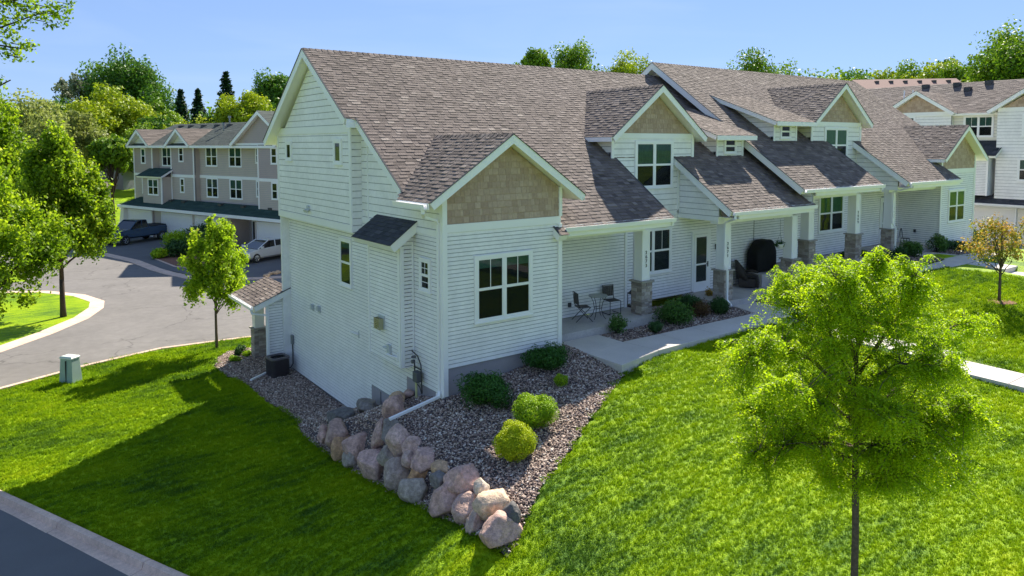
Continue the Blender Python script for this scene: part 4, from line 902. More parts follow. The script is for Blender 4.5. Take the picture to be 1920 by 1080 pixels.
B.wall(E_(23.45), [(.6, 3.62), (2.5, 3.62), (2.5, tri2(2.5)), (.6, tri2(.6))], exp=.2); B.bx('band_board', E_(23.45), .6, 2.5, -.1, .03, 3.44, 3.62, TRIM)
B.rake((23.1, -.05, M2(-.05)), (23.1, 2.5, M2(2.5)), .22, .035, (-1, 0, 0)); B.rake((20.82, -.05, M2(-.05)), (20.82, 2.5, M2(2.5)), .22, .035, (1, 0, 0))
# bump at the far end
wD = (28.6, 30.5, 1.72, 3.18); yD = .8
B.wall(F_(yD), [(28.04, .45), (31.75, .45), (31.75, 4.06), (28.04, 4.06)], holes=[(28.95, 30.6, 1.70, 3.16)])
B.window(F_(yD), 28.95, 30.6, 1.70, 3.16, units=2, grille=False, cover='curtain', cm=CURTG)
B.bx('frieze_board', F_(yD), 28.04, 31.75, 0, .03, 4.06, 4.26, TRIM); shd2 = lambda x: 6.34-.67*abs(x-29.9)-.2
B.wall(F_(yD), [(28.04, 4.26), (31.75, 4.26), (31.75, shd2(31.75)), (29.9, shd2(29.9)), (28.04, shd2(28.04))], m=SHAKE, exp=.165, style='shake')
B.wall(E_(28.04), [(yD, .45), (2.75, .45), (2.75, 3.6), (yD, 3.6)]); B.wall(E_(28.04), [(yD, 3.6), (2.0, 4.8), (yD, 4.9)][::1], exp=.2)
B.bx('corner_board', F_(yD), 28.0, 28.12, 0, .04, .45, 4.9, TRIM); B.bx('corner_board', F_(yD), 31.65, 31.79, 0, .04, .45, 4.9, TRIM)
gable(B, 29.9, 2.4, yD-.36, 6.36, 1.61, ZR2); outlet(B, E_(28.04), 1.9, 1.2)
B.wall(pm('R', 31.75), [(yD, .4), (11, .4), (11, 5.5), (yD, 4.6)], vis=.01)
mb = MB(); mb.box(15.0, 15.86, 1.5, 2.45, -.4, .5); mb.box(15.86, 23.9, .9, 2.45, -.4, DZ); mb.box(23.91, 28.0, .9, 2.72, -.4, DZ-.002); mb.box(28.1, 31.7, yD+.05, 3, -.4, .46); mb.obj('porch_slab', CONCD, B.root)
mb = MB(); mb.box(16.2, 32, 2.9, 10.9, -2.5, 3.2); mb.box(16.2, 32, 10.9, 11.0, -2.5, 6.4); mb.obj('inner_walls', WHITE, B.root)
B.column(17.3, 1.0, DZ, 3.36, indiv=False); B.column(20.72, .95, DZ, 3.36, number='2669', indiv=False); B.column(23.75, .95, DZ, 3.36, number='2667', indiv=False)
downspout(B, [(20.7, -.1, M2(-.05)-.06), (20.7, -.1, 3.62), (20.9, .5, 3.5), (21.0, .9, 3.4)])
downspout(B, [(23.16, -.1, M2(-.05)-.06), (23.16, -.1, 3.62), (23.5, .5, 3.46), (23.66, .88, 3.34), (23.66, .88, 1.95), (23.7, .75, 1.75), (23.7, .75, .6)])
B.flush()
# ================================================================== BOULDER WALL
GRAN = mat('granite', None, .8, .35, nscale=[3.5, 14, 70], namt=.3, bump=1.0, bscale=22, tone=[(0, (.09, .085, .085)), (.15, (.17, .155, .145)), (.3, (.40, .33, .265)), (.45, (.48, .32, .255)), (.6, (.56, .355, .29)), (.75, (.57, .44, .36)), (.88, (.66, .54, .41)), (1, (.55, .29, .12))])
def boulder(name, size, seed, tone, m, lab, loc, rz, tilt, cat='boulder', group='boulders of the retaining wall'):
    r = np.random.RandomState(seed); bm = bmesh.new(); bmesh.ops.create_icosphere(bm, subdivisions=4, radius=1)
    pl = [(lambda n: n/np.linalg.norm(n))(r.normal(0, 1, 3)) for _ in range(13)]; of = r.uniform(.60, .86, 13); s0 = r.rand()*50
    for v in bm.verts:
        c = v.co.copy(); k = 1.0
        for n, o_ in zip(pl, of):
            d = c.x*n[0]+c.y*n[1]+c.z*n[2]
            if d > o_: c -= Vector(n)*(d-o_)*.92
        c *= 1.08+.16*mnoise.noise(c*1.3+Vector((s0, 0, 0)))+.06*mnoise.noise(c*3.5+Vector((0, s0, 0)))+.025*mnoise.noise(c*9+Vector((0, s0, 0)))
        v.co = Vector((c.x*size[0], c.y*size[1], c.z*size[2]))
    me = bpy.data.meshes.new(name); bm.to_mesh(me); bm.free(); me.materials.append(m); me.polygons.foreach_set('use_smooth', [True]*len(me.polygons))
    a = me.attributes.new('tone', 'FLOAT', 'FACE'); a.data.foreach_set('value', [tone]*len(me.polygons)); me.update()
    o = link(name, me); o.location = loc; o.rotation_euler = (tilt[0], tilt[1], rz); tag(o, lab, cat, group); return o
BL = [(50, 330, 62, 100, 0, .6, 'small pinkish tan boulder at the far left end of the rock wall foot'),
 (132, 325, 120, 150, 0, .45, 'mauve grey boulder second from the left at the foot of the rock wall'),
 (158, 215, 150, 105, 1, .15, 'flat dark grey boulder topping the left end of the rock wall'),
 (190, 300, 105, 62, 1, .05, 'thin dark slate boulder lying slanted over mauve boulder at left end'),
 (160, 400, 112, 135, 0, .97, 'orange tan boulder low in the left part of the rock wall'),
 (232, 345, 84, 92, 1, .12, 'small slate grey boulder between orange boulder and rusty pink boulder'),
 (232, 482, 120, 130, 0, .3, 'light grey boulder below the rusty pink boulder at left foot'),
 (292, 395, 185, 170, .6, .58, 'wide rusty pink boulder high in the left part of the rock wall'),
 (368, 515, 195, 170, 0, .62, 'large pink boulder at wall foot left of the grey beige boulder'),
 (478, 465, 155, 110, .5, .28, 'grey brown boulder wedged above the pink boulder and grey beige boulder'),
 (495, 165, 120, 180, 1, .55, 'tall mauve slab boulder leaning beside the downspout outlet'),
 (515, 105, 110, 85, 1, .95, 'ochre boulder at the top of the leaning slab near gas pipe'),
 (405, 340, 95, 170, 1, .5, 'grey mauve slab boulder under the leaning slab facing the lawn'),
 (325, 150, 125, 80, 1, .22, 'grey brown boulder half buried in gravel under the foundation panel'),
 (480, 310, 120, 150, 1, .2, 'olive brown boulder just below the downspout end'),
 (535, 372, 145, 160, .7, .66, 'pink boulder right of the olive brown boulder below downspout'),
 (622, 410, 125, 115, 1, .64, 'rose coloured boulder on the wall top right of pink boulder'),
 (690, 492, 185, 120, .8, .55, 'mauve boulder with a cracked face below the rose boulder'),
 (595, 480, 80, 100, .6, .4, 'brownish boulder tucked left of the cracked mauve boulder'),
 (515, 588, 170, 175, 0, .35, 'large grey beige boulder at the middle of the wall foot'),
 (660, 590, 180, 120, .5, .99, 'long rust brown boulder slanting down across the wall middle'),
 (640, 685, 165, 165, 0, .3, 'grey boulder at wall foot under the rust brown boulder'),
 (795, 610, 112, 90, .4, .18, 'greenish grey boulder under the dark rust stained boulder'),
 (815, 545, 125, 85, 1, .96, 'dark boulder with orange rust stain on the wall top'),
 (938, 618, 195, 175, .8, .6, 'large smooth mauve boulder on the wall top near the right end'),
 (825, 742, 195, 190, 0, .56, 'large pinkish grey boulder with a dent at the wall foot'),
 (955, 800, 150, 200, .3, .45, 'tall grey mauve boulder right of the dented pinkish grey boulder'),
 (1010, 900, 110, 150, 0, .4, 'narrow brown grey boulder at the foot left of the last boulder'),
 (1050, 675, 98, 105, 1, .88, 'small light tan boulder on the wall top near the right end'),
 (1115, 775, 180, 190, .8, .92, 'sunlit cream boulder standing above the last boulder'),
 (1232, 852, 105, 150, .7, .06, 'dark grey boulder at the extreme right of the rock wall'),
 (1160, 950, 230, 180, 0, .55, 'wide mauve boulder lowest at the right end of the rock wall'),
 (590, 62, 70, 45, 1, .5, 'small purple boulder in gravel beside the yellow gas pipe')]
for i, (cx, cy, w_, h_, lay, tn, lab) in enumerate(BL):
    px, py = 590+cx/3.375, 720+cy/3.375; X = -1.86+lay*.42
    r = ray(px, py)
    if i in (10, 11, 12, 13, 14, 32, 2, 3): # rest on the bench: meet the terrain itself
        p = CAM.copy(); t = 10.0
        while t < 24:
            p = CAM+r*t
            if p.z < H1(p.x, p.y)+.12: break
            t += .03
    else:
        t = (X-CAM.x)/r.x; p = CAM+r*t
    d = (p-CAM).dot(CF); k = d/F/3.375/2*1.08
    rr = np.random.RandomState(i+40); sx = w_*k*1.12; sz = h_*k*1.12
    p = p+CF*(sx*.25)
    tilt = (rr.normal(0, .12), {10: .5, 11: .3, 12: .35, 20: -.5, 3: -.35}.get(i, rr.normal(0, .15)))
    boulder('boulder', (sx, min(max(sx, sz)*.9, .55), sz), i+3, tn, GRAN, lab, p, -YAW+rr.normal(0, .25), tilt)
# ================================================================== SHRUBS AND BEDDING
JUN = leafmat('juniper', [(0, (.02, .07, .01)), (.5, (.045, .15, .016)), (1, (.10, .26, .035))], .2)
GOLD = leafmat('gold_cypress', [(0, (.20, .30, .005)), (.5, (.48, .58, .008)), (1, (.74, .74, .02))], .3)
LIME = leafmat('lime_cypress', [(0, (.12, .27, .006)), (.5, (.30, .48, .010)), (1, (.52, .64, .02))], .3)
DKG = leafmat('dark_leaf', [(0, (.014, .045, .012)), (.5, (.04, .11, .022)), (1, (.10, .21, .05))], .25)
MIDG = leafmat('mid_leaf', [(0, (.035, .095, .02)), (.5, (.08, .19, .03)), (.9, (.18, .30, .06)), (1, (.5, .5, .4))], .3)
REDL = leafmat('barberry_leaf', [(0, (.05, .03, .015)), (.5, (.14, .07, .03)), (1, (.22, .17, .05))], .25)
def shrub(name, lab, cat, loc, rx, rz, m, n, ls, k=14, seed=1, aspect=.55, group=None, jit=.8, ry=None, lift=.75, rough=.2, core=True, frac=.42, full=.75):
    r = np.random.RandomState(seed); root = thing(name, lab, cat, loc, 0, group); ry = ry or rx
    cl = [(c[0]*rx, c[1]*ry, (c[2]*.98+lift)*rz/(1+lift), c[3]*rx, c[4]*ry, c[5]*rz*.8) for c in subclumps(1, 1, k, r, frac, 0, -.5)]
    cl = [c for c in cl]+[(0, 0, rz*.5, rx*full, ry*full, rz*.5*min(1, full+.1))]
    tot = sum((c[3]*c[4]*c[5])**(2/3.) for c in cl); P, N, T = crown_pts(cl, n/tot, r, rough, .6)
    kz = P[:, 2] > .015; P, N, T = P[kz], N[kz], T[kz]
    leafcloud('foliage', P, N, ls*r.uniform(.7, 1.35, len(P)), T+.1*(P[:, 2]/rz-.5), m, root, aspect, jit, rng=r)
    mb = MB()
    for i in range(7):
        a = r.rand()*6.28; limb(mb, (0, 0, -.05), (math.cos(a)*rx*.6, math.sin(a)*ry*.6, rz*.7), .018, .006, r, 4, .1, 5)
    mb.obj('stem', BARKD, root); return root
def gp(px, py): # first hit of the view ray with the terrain
    r = ray(px, py); t = 6.0
    while t < 140:
        p = CAM+r*t
        if p.z < H1(p.x, p.y): break
        t += .04 if t < 50 else .2
    return p
G = lambda x, y: (x, y, H1(x, y))
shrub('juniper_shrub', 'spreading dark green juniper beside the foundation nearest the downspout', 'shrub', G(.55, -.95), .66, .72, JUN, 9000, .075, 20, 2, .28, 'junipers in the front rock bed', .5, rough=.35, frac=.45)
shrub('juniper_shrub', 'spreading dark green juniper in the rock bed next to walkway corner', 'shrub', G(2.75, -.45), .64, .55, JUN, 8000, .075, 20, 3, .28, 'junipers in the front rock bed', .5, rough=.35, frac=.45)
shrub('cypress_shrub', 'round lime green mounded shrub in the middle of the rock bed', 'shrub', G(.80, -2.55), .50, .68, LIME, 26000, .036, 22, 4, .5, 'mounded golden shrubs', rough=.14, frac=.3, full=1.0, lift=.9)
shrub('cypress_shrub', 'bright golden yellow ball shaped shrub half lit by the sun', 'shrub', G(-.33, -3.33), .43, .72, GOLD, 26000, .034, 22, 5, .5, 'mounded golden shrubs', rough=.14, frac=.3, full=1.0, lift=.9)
shrub('cypress_shrub', 'small lime green shrub beside the juniper near the walkway', 'shrub', G(2.45, -1.5), .2, .3, LIME, 2200, .035, 10, 6, .5, 'mounded golden shrubs', rough=.14, frac=.3, full=1.0, lift=.9)
shrub('perennial', 'tiny dark green seedling in gravel between the juniper and lime shrub', 'plant', G(.9, -1.75), .14, .16, DKG, 700, .035, 6, 7)
for px, py, s_, sd_, lb in ((441, 678, .26, 8, 'small lime green perennial nearest the tapered porch post in left bed'), (462, 668, .2, 9, 'smaller lime green perennial at the back of the left rock bed')):
    shrub('perennial', lb, 'plant', gp(px, py), s_, .22, LIME, 1500, .05, 8, sd_, .5, 'lime perennials by the garage corner')
shrub('perennial', 'dark green bushy plant at the foot of the garage corner post', 'plant', (-1.0, 14.1, H1(-1, 14.1)), .25, .4, DKG, 1400, .06, 8, 10)
def bedp(px, py, z=-.24): p = at_z(px, py, z); return (p.x, p.y, z)
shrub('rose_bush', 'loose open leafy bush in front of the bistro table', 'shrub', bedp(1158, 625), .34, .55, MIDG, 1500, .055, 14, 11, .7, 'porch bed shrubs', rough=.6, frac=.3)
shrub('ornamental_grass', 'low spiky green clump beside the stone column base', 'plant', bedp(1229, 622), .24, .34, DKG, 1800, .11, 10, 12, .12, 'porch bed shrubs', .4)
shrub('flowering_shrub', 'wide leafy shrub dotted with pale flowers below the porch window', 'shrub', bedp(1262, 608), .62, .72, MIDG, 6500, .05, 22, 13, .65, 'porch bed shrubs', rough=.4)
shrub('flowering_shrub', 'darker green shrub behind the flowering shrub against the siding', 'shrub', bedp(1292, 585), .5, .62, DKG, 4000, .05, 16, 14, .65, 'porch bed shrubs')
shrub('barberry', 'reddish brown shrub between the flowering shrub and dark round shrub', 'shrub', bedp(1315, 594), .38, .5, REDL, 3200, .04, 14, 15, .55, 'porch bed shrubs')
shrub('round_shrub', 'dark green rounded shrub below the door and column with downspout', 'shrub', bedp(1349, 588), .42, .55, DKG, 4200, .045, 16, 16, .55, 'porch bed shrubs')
YEL = leafmat('yellow_bloom', [(0, (.08, .12, .02)), (.5, (.5, .3, .02)), (1, (.7, .5, .03))], .2)
shrub('daylily', 'yellow blooming plant left of the downspout by the glass door', 'plant', bedp(1330, 566), .2, .5, YEL, 700, .05, 8, 17, .4)
for i, (px, py, z, rx, rz, m, lb) in enumerate([(1650, 492, .35, .75, .45, DKG, 'low dark green hedge shrub left of the farthest downspout'), (1682, 488, .36, .5, .55, DKG, 'dark shrub directly under the farthest downspout'), (1712, 482, .38, .5, .75, MIDG, 'bushy green shrub in front of the farthest column'),
     (1757, 472, .4, .55, .8, MIDG, 'loose bluish green shrub at the inner corner of the far bump out'), (1800, 466, .42, .9, .35, DKG, 'long low dark green juniper under the far bump window'), (1828, 452, .42, .6, .6, DKG, 'dark juniper at the far corner of the white bump out'),
     (1588, 492, .3, .45, .5, DKG, 'dark shrub beside the column of the third house number'), (1617, 490, .32, .5, .5, MIDG, 'green shrub right of the column of the third house number'), (1552, 482, .2, .35, .4, DKG, 'small dark shrub under the far porch window')]):
    p = at_z(px, py, z); shrub('bed_shrub', lb, 'shrub', (p.x, p.y, z), rx, rz, m, 2600, .07, 14, 30+i, .55, 'shrubs in the far rock bed')
# ================================================================== HONEYLOCUST IN FRONT
LOC = leafmat('locust_leaf', [(0, (.12, .24, .004)), (.4, (.36, .54, .008)), (.8, (.58, .72, .012)), (.97, (.75, .82, .03)), (1, (.85, .9, .6))], .62, .5)
def locust():
    r = np.random.RandomState(21); d0 = 9.4; base = at_d(1599, 1185, d0); bz = H1(base.x, base.y)
    root = thing('honeylocust_tree', 'feathery bright green young tree standing on the front lawn at right', 'tree', (base.x, base.y, bz)); o = Vector((base.x, base.y, bz))
    Wp = lambda px, py, dd=0: at_d(px, py, d0+dd)-o
    mb = MB(); T = Wp(1604, 850); T2 = Wp(1604, 835)
    mb.tube([(0, 0, -.1), (.0, 0, .2), Wp(1604, 1000), T2], [.068, .05, .043, .04], 10)
    limbs = [[(1606, 850), (1602, 780), (1610, 700), (1608, 600), (1615, 530), (1640, 492)], [(1603, 790), (1572, 720), (1530, 650), (1522, 575), (1515, 525)], [(1606, 760), (1590, 700), (1560, 640), (1558, 570), (1566, 515)],
      [(1602, 810), (1555, 790), (1495, 770), (1445, 760), (1415, 775)], [(1604, 835), (1650, 800), (1710, 790), (1770, 775), (1818, 770)], [(1608, 800), (1680, 740), (1745, 660), (1785, 610), (1815, 600)], [(1610, 700), (1660, 620), (1705, 560), (1715, 515)],
      [(1575, 725), (1520, 680), (1470, 645), (1425, 650), (1395, 670)], [(1606, 845), (1680, 850), (1745, 870), (1790, 890)], [(1604, 840), (1530, 830), (1470, 830), (1420, 850)], [(1606, 780), (1640, 700), (1690, 680), (1745, 695), (1785, 680)], [(1600, 770), (1540, 720), (1470, 700), (1420, 700), (1395, 710)],
      [(1608, 650), (1640, 600), (1660, 540), (1680, 500)], [(1560, 640), (1520, 600), (1490, 560), (1480, 530)], [(1606, 820), (1620, 780), (1640, 760), (1660, 790)], [(1606, 760), (1650, 720), (1720, 740), (1780, 820)], [(1606, 800), (1560, 760), (1500, 740), (1450, 720)], [(1604, 840), (1560, 820), (1500, 830), (1450, 820)], [(1604, 830), (1640, 830), (1680, 830), (1730, 830)], [(1600, 780), (1540, 780), (1480, 800), (1430, 800)], [(1604, 860), (1572, 850), (1545, 880)], [(1604, 850), (1640, 858), (1668, 892)], [(1608, 700), (1590, 600), (1580, 530)], [(1610, 640), (1650, 560), (1668, 522)], [(1606, 800), (1640, 770), (1700, 760), (1760, 800), (1790, 860)]]
    P, N, S_, TT = [], [], [], []; LP = []
    def fronds(p, q, ln, cnt, shade):
        for j in range(cnt):
            u = .25+.75*r.rand(); s0 = p.lerp(q, u)+Vector((0, 0, ln*.07*4*u*(1-u))); fd = Vector(r.normal(0, 1, 3)); fd.z = fd.z*.5-.2; fd.normalize(); fl = r.uniform(.11, .22); sd_ = fd.cross(Vector((0, 0, 1)))
            if sd_.length < .1: continue
            sd_.normalize(); up = sd_.cross(fd)
            for g in range(8):
                a = (g+.6)/8; c = s0+fd*fl*a+Vector((0, 0, -fl*.9*a*a))
                for sg in (-1, 1): P.append(c+sd_*sg*.026); N.append(up); S_.append(.046*(1-.45*a)); TT.append(.42+shade+r.normal(0, .13)+.10*a)
    for li, L_ in enumerate(limbs):
        dz = [0, .9, -.9, .4, -.7, .8, -.5, -.6, .7, -.3, -1.2, 1.2, 1.0, .6, -1.4, 1.4, -1.5, .4, -.9, 1.0, .5, -.5, -.7, .9, -.4][li]
        pts = [Wp(px, py, dz*(i/(len(L_)-1))**.8) for i, (px, py) in enumerate(L_)]
        pts = [p+Vector(r.normal(0, .02, 3)) if 0 < i else p for i, p in enumerate(pts)]
        mb.tube(pts, [.030*(1-.85*i/(len(pts)-1)) for i in range(len(pts))], 6)
        nt_ = 44
        for k in range(nt_):
            t = .22+.78*r.rand()**.85; f = t*(len(pts)-1); i = min(int(f), len(pts)-2); p = pts[i].lerp(pts[i+1], f-i)
            dr = (pts[i+1]-pts[i]).normalized()*.7+Vector(r.normal(0, .6, 3)); dr.z = dr.z*.55+.14; dr.normalize(); ln = r.uniform(.22, .72)*(1.15-.5*t)
            q = p+dr*ln; q.z -= ln*.16; m_ = p.lerp(q, .5)+Vector((0, 0, ln*.07)); mb.tube([p, m_, q], [.006, .004, .002], 4, cap=False)
            shade = r.normal(0, .12)
            fronds(p, q, ln, 12, shade)
        LP += [pts[0].lerp(pts[1], .6)]+pts[1:]
    sil = [(475, 1545, 1655), (520, 1470, 1690), (560, 1450, 1770), (600, 1435, 1800), (650, 1385, 1810), (700, 1350, 1820), (750, 1360, 1845), (800, 1395, 1845), (850, 1440, 1820), (900, 1510, 1770), (925, 1560, 1640)]
    for k in range(330):                                       # finer outer twigs that fill the oval crown
        y_ = 475+450*r.rand(); i = max(j for j in range(len(sil)-1) if sil[j][0] <= y_); f = (y_-sil[i][0])/(sil[i+1][0]-sil[i][0]); a_ = sil[i][1]+(sil[i+1][1]-sil[i][1])*f; b_ = sil[i][2]+(sil[i+1][2]-sil[i][2])*f
        c_ = (a_+b_)/2; h_ = (b_-a_)/2*.9; th = r.rand()*2*PI; rr_ = r.uniform(.45, 1)**.7; q = Wp(c_+h_*rr_*math.cos(th), y_, h_/F*d0*.85*rr_*math.sin(th))
        p0 = min(LP, key=lambda v: (v-q).length+max(0, v.z-q.z)*.8); dd = q-p0
        if dd.length > 1.3: p0 = q-dd.normalized()*.7
        mb.tube([p0, p0.lerp(q, .55)+Vector((0, 0, .06)), q], [.006, .004, .002], 4, cap=False); p1 = p0.lerp(q, max(0, 1-.38/max(dd.length, .4)))
        fronds(p1, q, .3, 11, r.normal(0, .14))
    mb.obj('trunk', BARK, root, True)
    P = np.array([tuple(p) for p in P]); N = np.array([tuple(p) for p in N])
    leafcloud('crown', P, N, np.array(S_), np.array(TT), LOC, root, .5, .7, r)
locust()
# ================================================================== OTHER TREES NEAR THE HOUSE
def teardrop(c): # narrower towards the top
    return c
b = gp(407, 654)
def mshape(c):
    x, y, z, a, b_, h = c; k = 1.15-.62*max(0, min(1, (z-2.0)/3.6)); k *= .55+.45*min(1, max(0, (z-.9)/1.1)); return (x*k, y*k, z, a*k, b_*k, h)
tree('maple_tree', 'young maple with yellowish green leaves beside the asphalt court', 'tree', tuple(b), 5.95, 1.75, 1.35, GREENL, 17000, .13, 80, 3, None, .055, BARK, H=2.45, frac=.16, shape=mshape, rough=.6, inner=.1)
TL = leafmat('leaf_lawn_tree', [(0, (.06, .14, .005)), (.5, (.22, .36, .010)), (.85, (.52, .64, .02)), (1, (.75, .78, .16))], .6)
def ishape(c):
    k = 1.12-.5*max(0, min(1, (c[2]-5.0)/4)); return (c[0]*k, c[1]*k, c[2], c[3], c[4], c[5])
p = at_d(104, 270, 34.5)
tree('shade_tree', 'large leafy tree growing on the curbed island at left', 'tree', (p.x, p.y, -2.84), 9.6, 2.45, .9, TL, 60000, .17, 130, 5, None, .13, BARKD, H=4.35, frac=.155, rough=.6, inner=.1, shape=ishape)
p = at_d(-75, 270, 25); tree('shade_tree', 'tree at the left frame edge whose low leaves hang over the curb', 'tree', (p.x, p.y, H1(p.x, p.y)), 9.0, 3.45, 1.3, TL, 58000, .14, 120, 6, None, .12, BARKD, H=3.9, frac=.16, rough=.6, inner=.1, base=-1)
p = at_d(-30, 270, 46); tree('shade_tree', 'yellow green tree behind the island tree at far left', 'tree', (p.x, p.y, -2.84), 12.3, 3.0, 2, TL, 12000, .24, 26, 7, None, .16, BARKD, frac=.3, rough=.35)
ORL = leafmat('orange_leaf', [(0, (.12, .17, .02)), (.35, (.28, .30, .03)), (.6, (.55, .33, .05)), (1, (.72, .42, .12))], .45)
p = Vector((18.9, -5.1, 0)); tree('autumn_tree', 'small sparse tree with orange and yellow leaves on the lawn at right', 'tree', (p.x, p.y, H1(p.x, p.y)), 3.15, 1.25, .85, ORL, 3200, .085, 26, 8, None, .045, BARK, H=1.2, frac=.26, rough=.5, inner=.2)
mb = MB(); mb.lathe([(0.02, .03), (.35, .03), (.5, .0), (.52, -.1)], (18.9, -5.1, H1(18.9, -5.1)), 18); o = mb.obj('mulch_ring', MULCH); o['kind'] = 'structure'
# overhanging branch, trunk just outside the frame
r = np.random.RandomState(4); d0 = 15.5; bp_ = Vector((-19.6, 8.4, 0)); root = thing('overhanging_tree', 'tree reaching into the top left corner with leafy branches', 'tree', (bp_.x, bp_.y, H1(bp_.x, bp_.y))); o_ = Vector(root.location)
Wq = lambda px, py, dd=0: at_d(px, py, d0+dd)-o_
mb = MB(); mb.tube([(0, 0, -.2), (0, 0, 3), (.2, .1, 7), (.1, -.1, 12), (0, 0, 16)], [.34, .26, .22, .15, .04], 12)
for q_, z_ in (((-320, 60), 7.5), ((-320, 120), 6.5), ((-320, 200), 6), ((-320, 240), 5.5)): mb.tube([(0, 0, z_), Wq(*q_)*.5+Vector((0, 0, z_*.5+.6)), Wq(*q_)], [.14, .1, .07], 7)
bl = [[(-320, 120), (-150, 80), (0, 52), (60, 30), (128, 12)], [(-320, 60), (-120, 20), (30, 0), (100, -20)], [(-320, 200), (-120, 110), (0, 85), (45, 92)], [(-320, 240), (-120, 190), (0, 160), (20, 150)]]
for L_ in bl: mb.tube([Wq(x, y) for x, y in L_], [.07, .04, .02, .012, .006][:len(L_)], 6)
cl = [(px, py, rad) for px, py, rad in [(15, 12, 30), (55, 10, 28), (100, 15, 24), (118, 30, 20), (92, 42, 18), (130, 8, 14), (40, 38, 22), (8, 45, 22), (20, 72, 20), (48, 86, 17), (40, 108, 14), (5, 98, 20), (28, 95, 16), (60, 84, 10), (-5, 152, 16), (75, 25, 20), (-30, 30, 40), (-60, 90, 40), (-90, 20, 60), (30, -25, 40), (-120, 60, 70), (-180, -20, 90), (80, -30, 30), (-60, -80, 90), (-200, 80, 60), (-260, -100, 120)]]
for px, py, rad in cl[:18]: mb.tube([Wq(px-rad*1.6, py-rad*.3), Wq(px, py)], [.012, .004], 5)
mb.obj('trunk', BARKD, root, True)
cc = [tuple(Wq(px, py, r.normal(0, .25)))+(rad/F*d0*.95,)*3 for px, py, rad in cl]; big = [(r.normal(0, 2.2), r.normal(0, 2.2), r.uniform(6, 16), 1.3, 1.3, 1.0) for _ in range(26)]; tot = sum((c[3]*c[4]*c[5])**(2/3.) for c in cc); P, N, T = crown_pts(cc, 9500/tot, r, .45, .2)
leafcloud('crown', P, N, .082*r.uniform(.6, 1.25, len(P)), T-.05, TL, root, .75, 1.2, r)
P, N, T = crown_pts(big, 400, r, .5, .3); leafcloud('crown', P, N, .2*r.uniform(.6, 1.25, len(P)), T-.05, TL, root, .75, 1.2, r)
# ================================================================== TAN ROW BEYOND THE COURT
TAN = mat('tan_vinyl', (.53, .45, .39), .6, nscale=[1.2], namt=.05); MAUVE = mat('mauve_vinyl', (.44, .35, .33), .6, nscale=[1.2], namt=.05)
GRSH = mat('green_shingle', None, .9, .25, tone=[(0, (.02, .05, .042)), (1, (.05, .095, .08))]); GYSH = mat('grey_green_shingle', None, .9, .25, nscale=[.6], namt=.2, tone=[(0, (.04, .055, .048)), (1, (.085, .10, .088))])
GDOOR = mat('garage_door', (.86, .83, .78), .6); BRICK = mat('brick_brown', (.20, .11, .07), .8, nscale=[20], namt=.3)
BSH = mat('brown_shingle', None, .9, .25, nscale=[50], namt=.25, tone=[(0, (.09, .075, .065)), (1, (.20, .165, .14))])
def garage_door(H, pl, u0, u1, z0, z1, arch=True):
    fr = H.bx('garage_door', pl, u0, u1, -.06, -.03, z0, z1, GDOOR); n = 4; h = (z1-z0)/n
    for i in range(n):
        mb = MB(); H.boxp(mb, pl, u0+.02, u1-.02, -.03, -.002, z0+i*h+.012, z0+(i+1)*h-.012)
        k = int((u1-u0)/.62); w_ = (u1-u0-.2)/k
        for j in range(k): H.boxp(mb, pl, u0+.1+j*w_+.05, u0+.1+(j+1)*w_-.05, -.002, .008, z0+i*h+.1, z0+(i+1)*h-.1)
        mb.obj('door_panel', GDOOR, fr)
    for a, b, c, d in ((u0-.1, u0, z0, z1+.1), (u1, u1+.1, z0, z1+.1), (u0, u1, z1, z1+.1)): H.bx('door_trim', pl, a, b, -.05, .03, c, d, TRIM, fr)
    return fr
def vent(H, x, y, z): return H.bx('roof_vent', pm('F', y), x-.2, x+.2, -.2, .2, z-.05, z+.16, DARKP)
Lr = thing('townhouse_row', 'tan and mauve three storey townhouse row with dark green garage roof behind the court', 'house', (1.5, 61.3, -2.9), math.radians(-71.82))
T = House(Lr, Matrix.Translation((1.5, 61.3, -2.9)) @ Matrix.Rotation(math.radians(-71.82), 4, 'Z')); t_ = T.root
def sid(pl, poly, m, holes=(), exp=.15): return T.wall(pl, poly, m=m, exp=exp, holes=holes, vis=1)
Wy = F_(1.5); up = (5.75, 8.25); lo = (2.9, 5.5)
sid(Wy, [(-.48, up[0]), (2.9, up[0]), (2.9, 8.25), (1.2, 9.6), (-.48, 8.25)], MAUVE, [(.95, 1.7, 6.7, 8.05)]); T.window(Wy, .95, 1.55, 6.7, 8.0, 1, False, 'curtain', cas=.1)
sid(F_(2.1), [(2.9, up[0]), (6.1, up[0]), (6.1, 8.3), (2.9, 8.3)], TAN); T.window(F_(2.1), 3.6, 5.15, 6.5, 8.1, 2, False, 'curtain', cas=.1)
sid(Wy, [(6.1, lo[0]), (9.85, lo[0]), (9.85, 5.5), (6.1, 5.5)], TAN); sid(Wy, [(6.1, up[0]), (9.85, up[0]), (9.85, 8.2), (6.1, 8.2)], MAUVE)
T.window(Wy, 7.5, 8.08, 6.95, 8.1, 1, False, '', cas=.1); T.window(Wy, 7.6, 8.1, 4.2, 5.35, 1, False, '', cas=.1)
sid(F_(2.0), [(9.85, lo[0]), (19.6, lo[0]), (19.6, 5.5), (9.85, 5.5)], TAN); sid(F_(2.0), [(9.85, up[0]), (19.6, up[0]), (19.6, 8.3), (9.85, 8.3)], TAN)
for z0, z1 in ((6.6, 8.15), (3.9, 5.45)): T.window(F_(2.0), 10.95, 12.5, z0, z1, 2, False, 'curtain', cas=.1, cm=BLIND); T.window(F_(2.0), 14.4, 16.0, z0, z1, 2, False, 'curtain', cas=.1)
for z0, z1 in ((6.95, 8.1), (4.2, 5.4)): T.window(F_(2.0), 18.1, 18.75, z0, z1, 1, False, '', cas=.1)
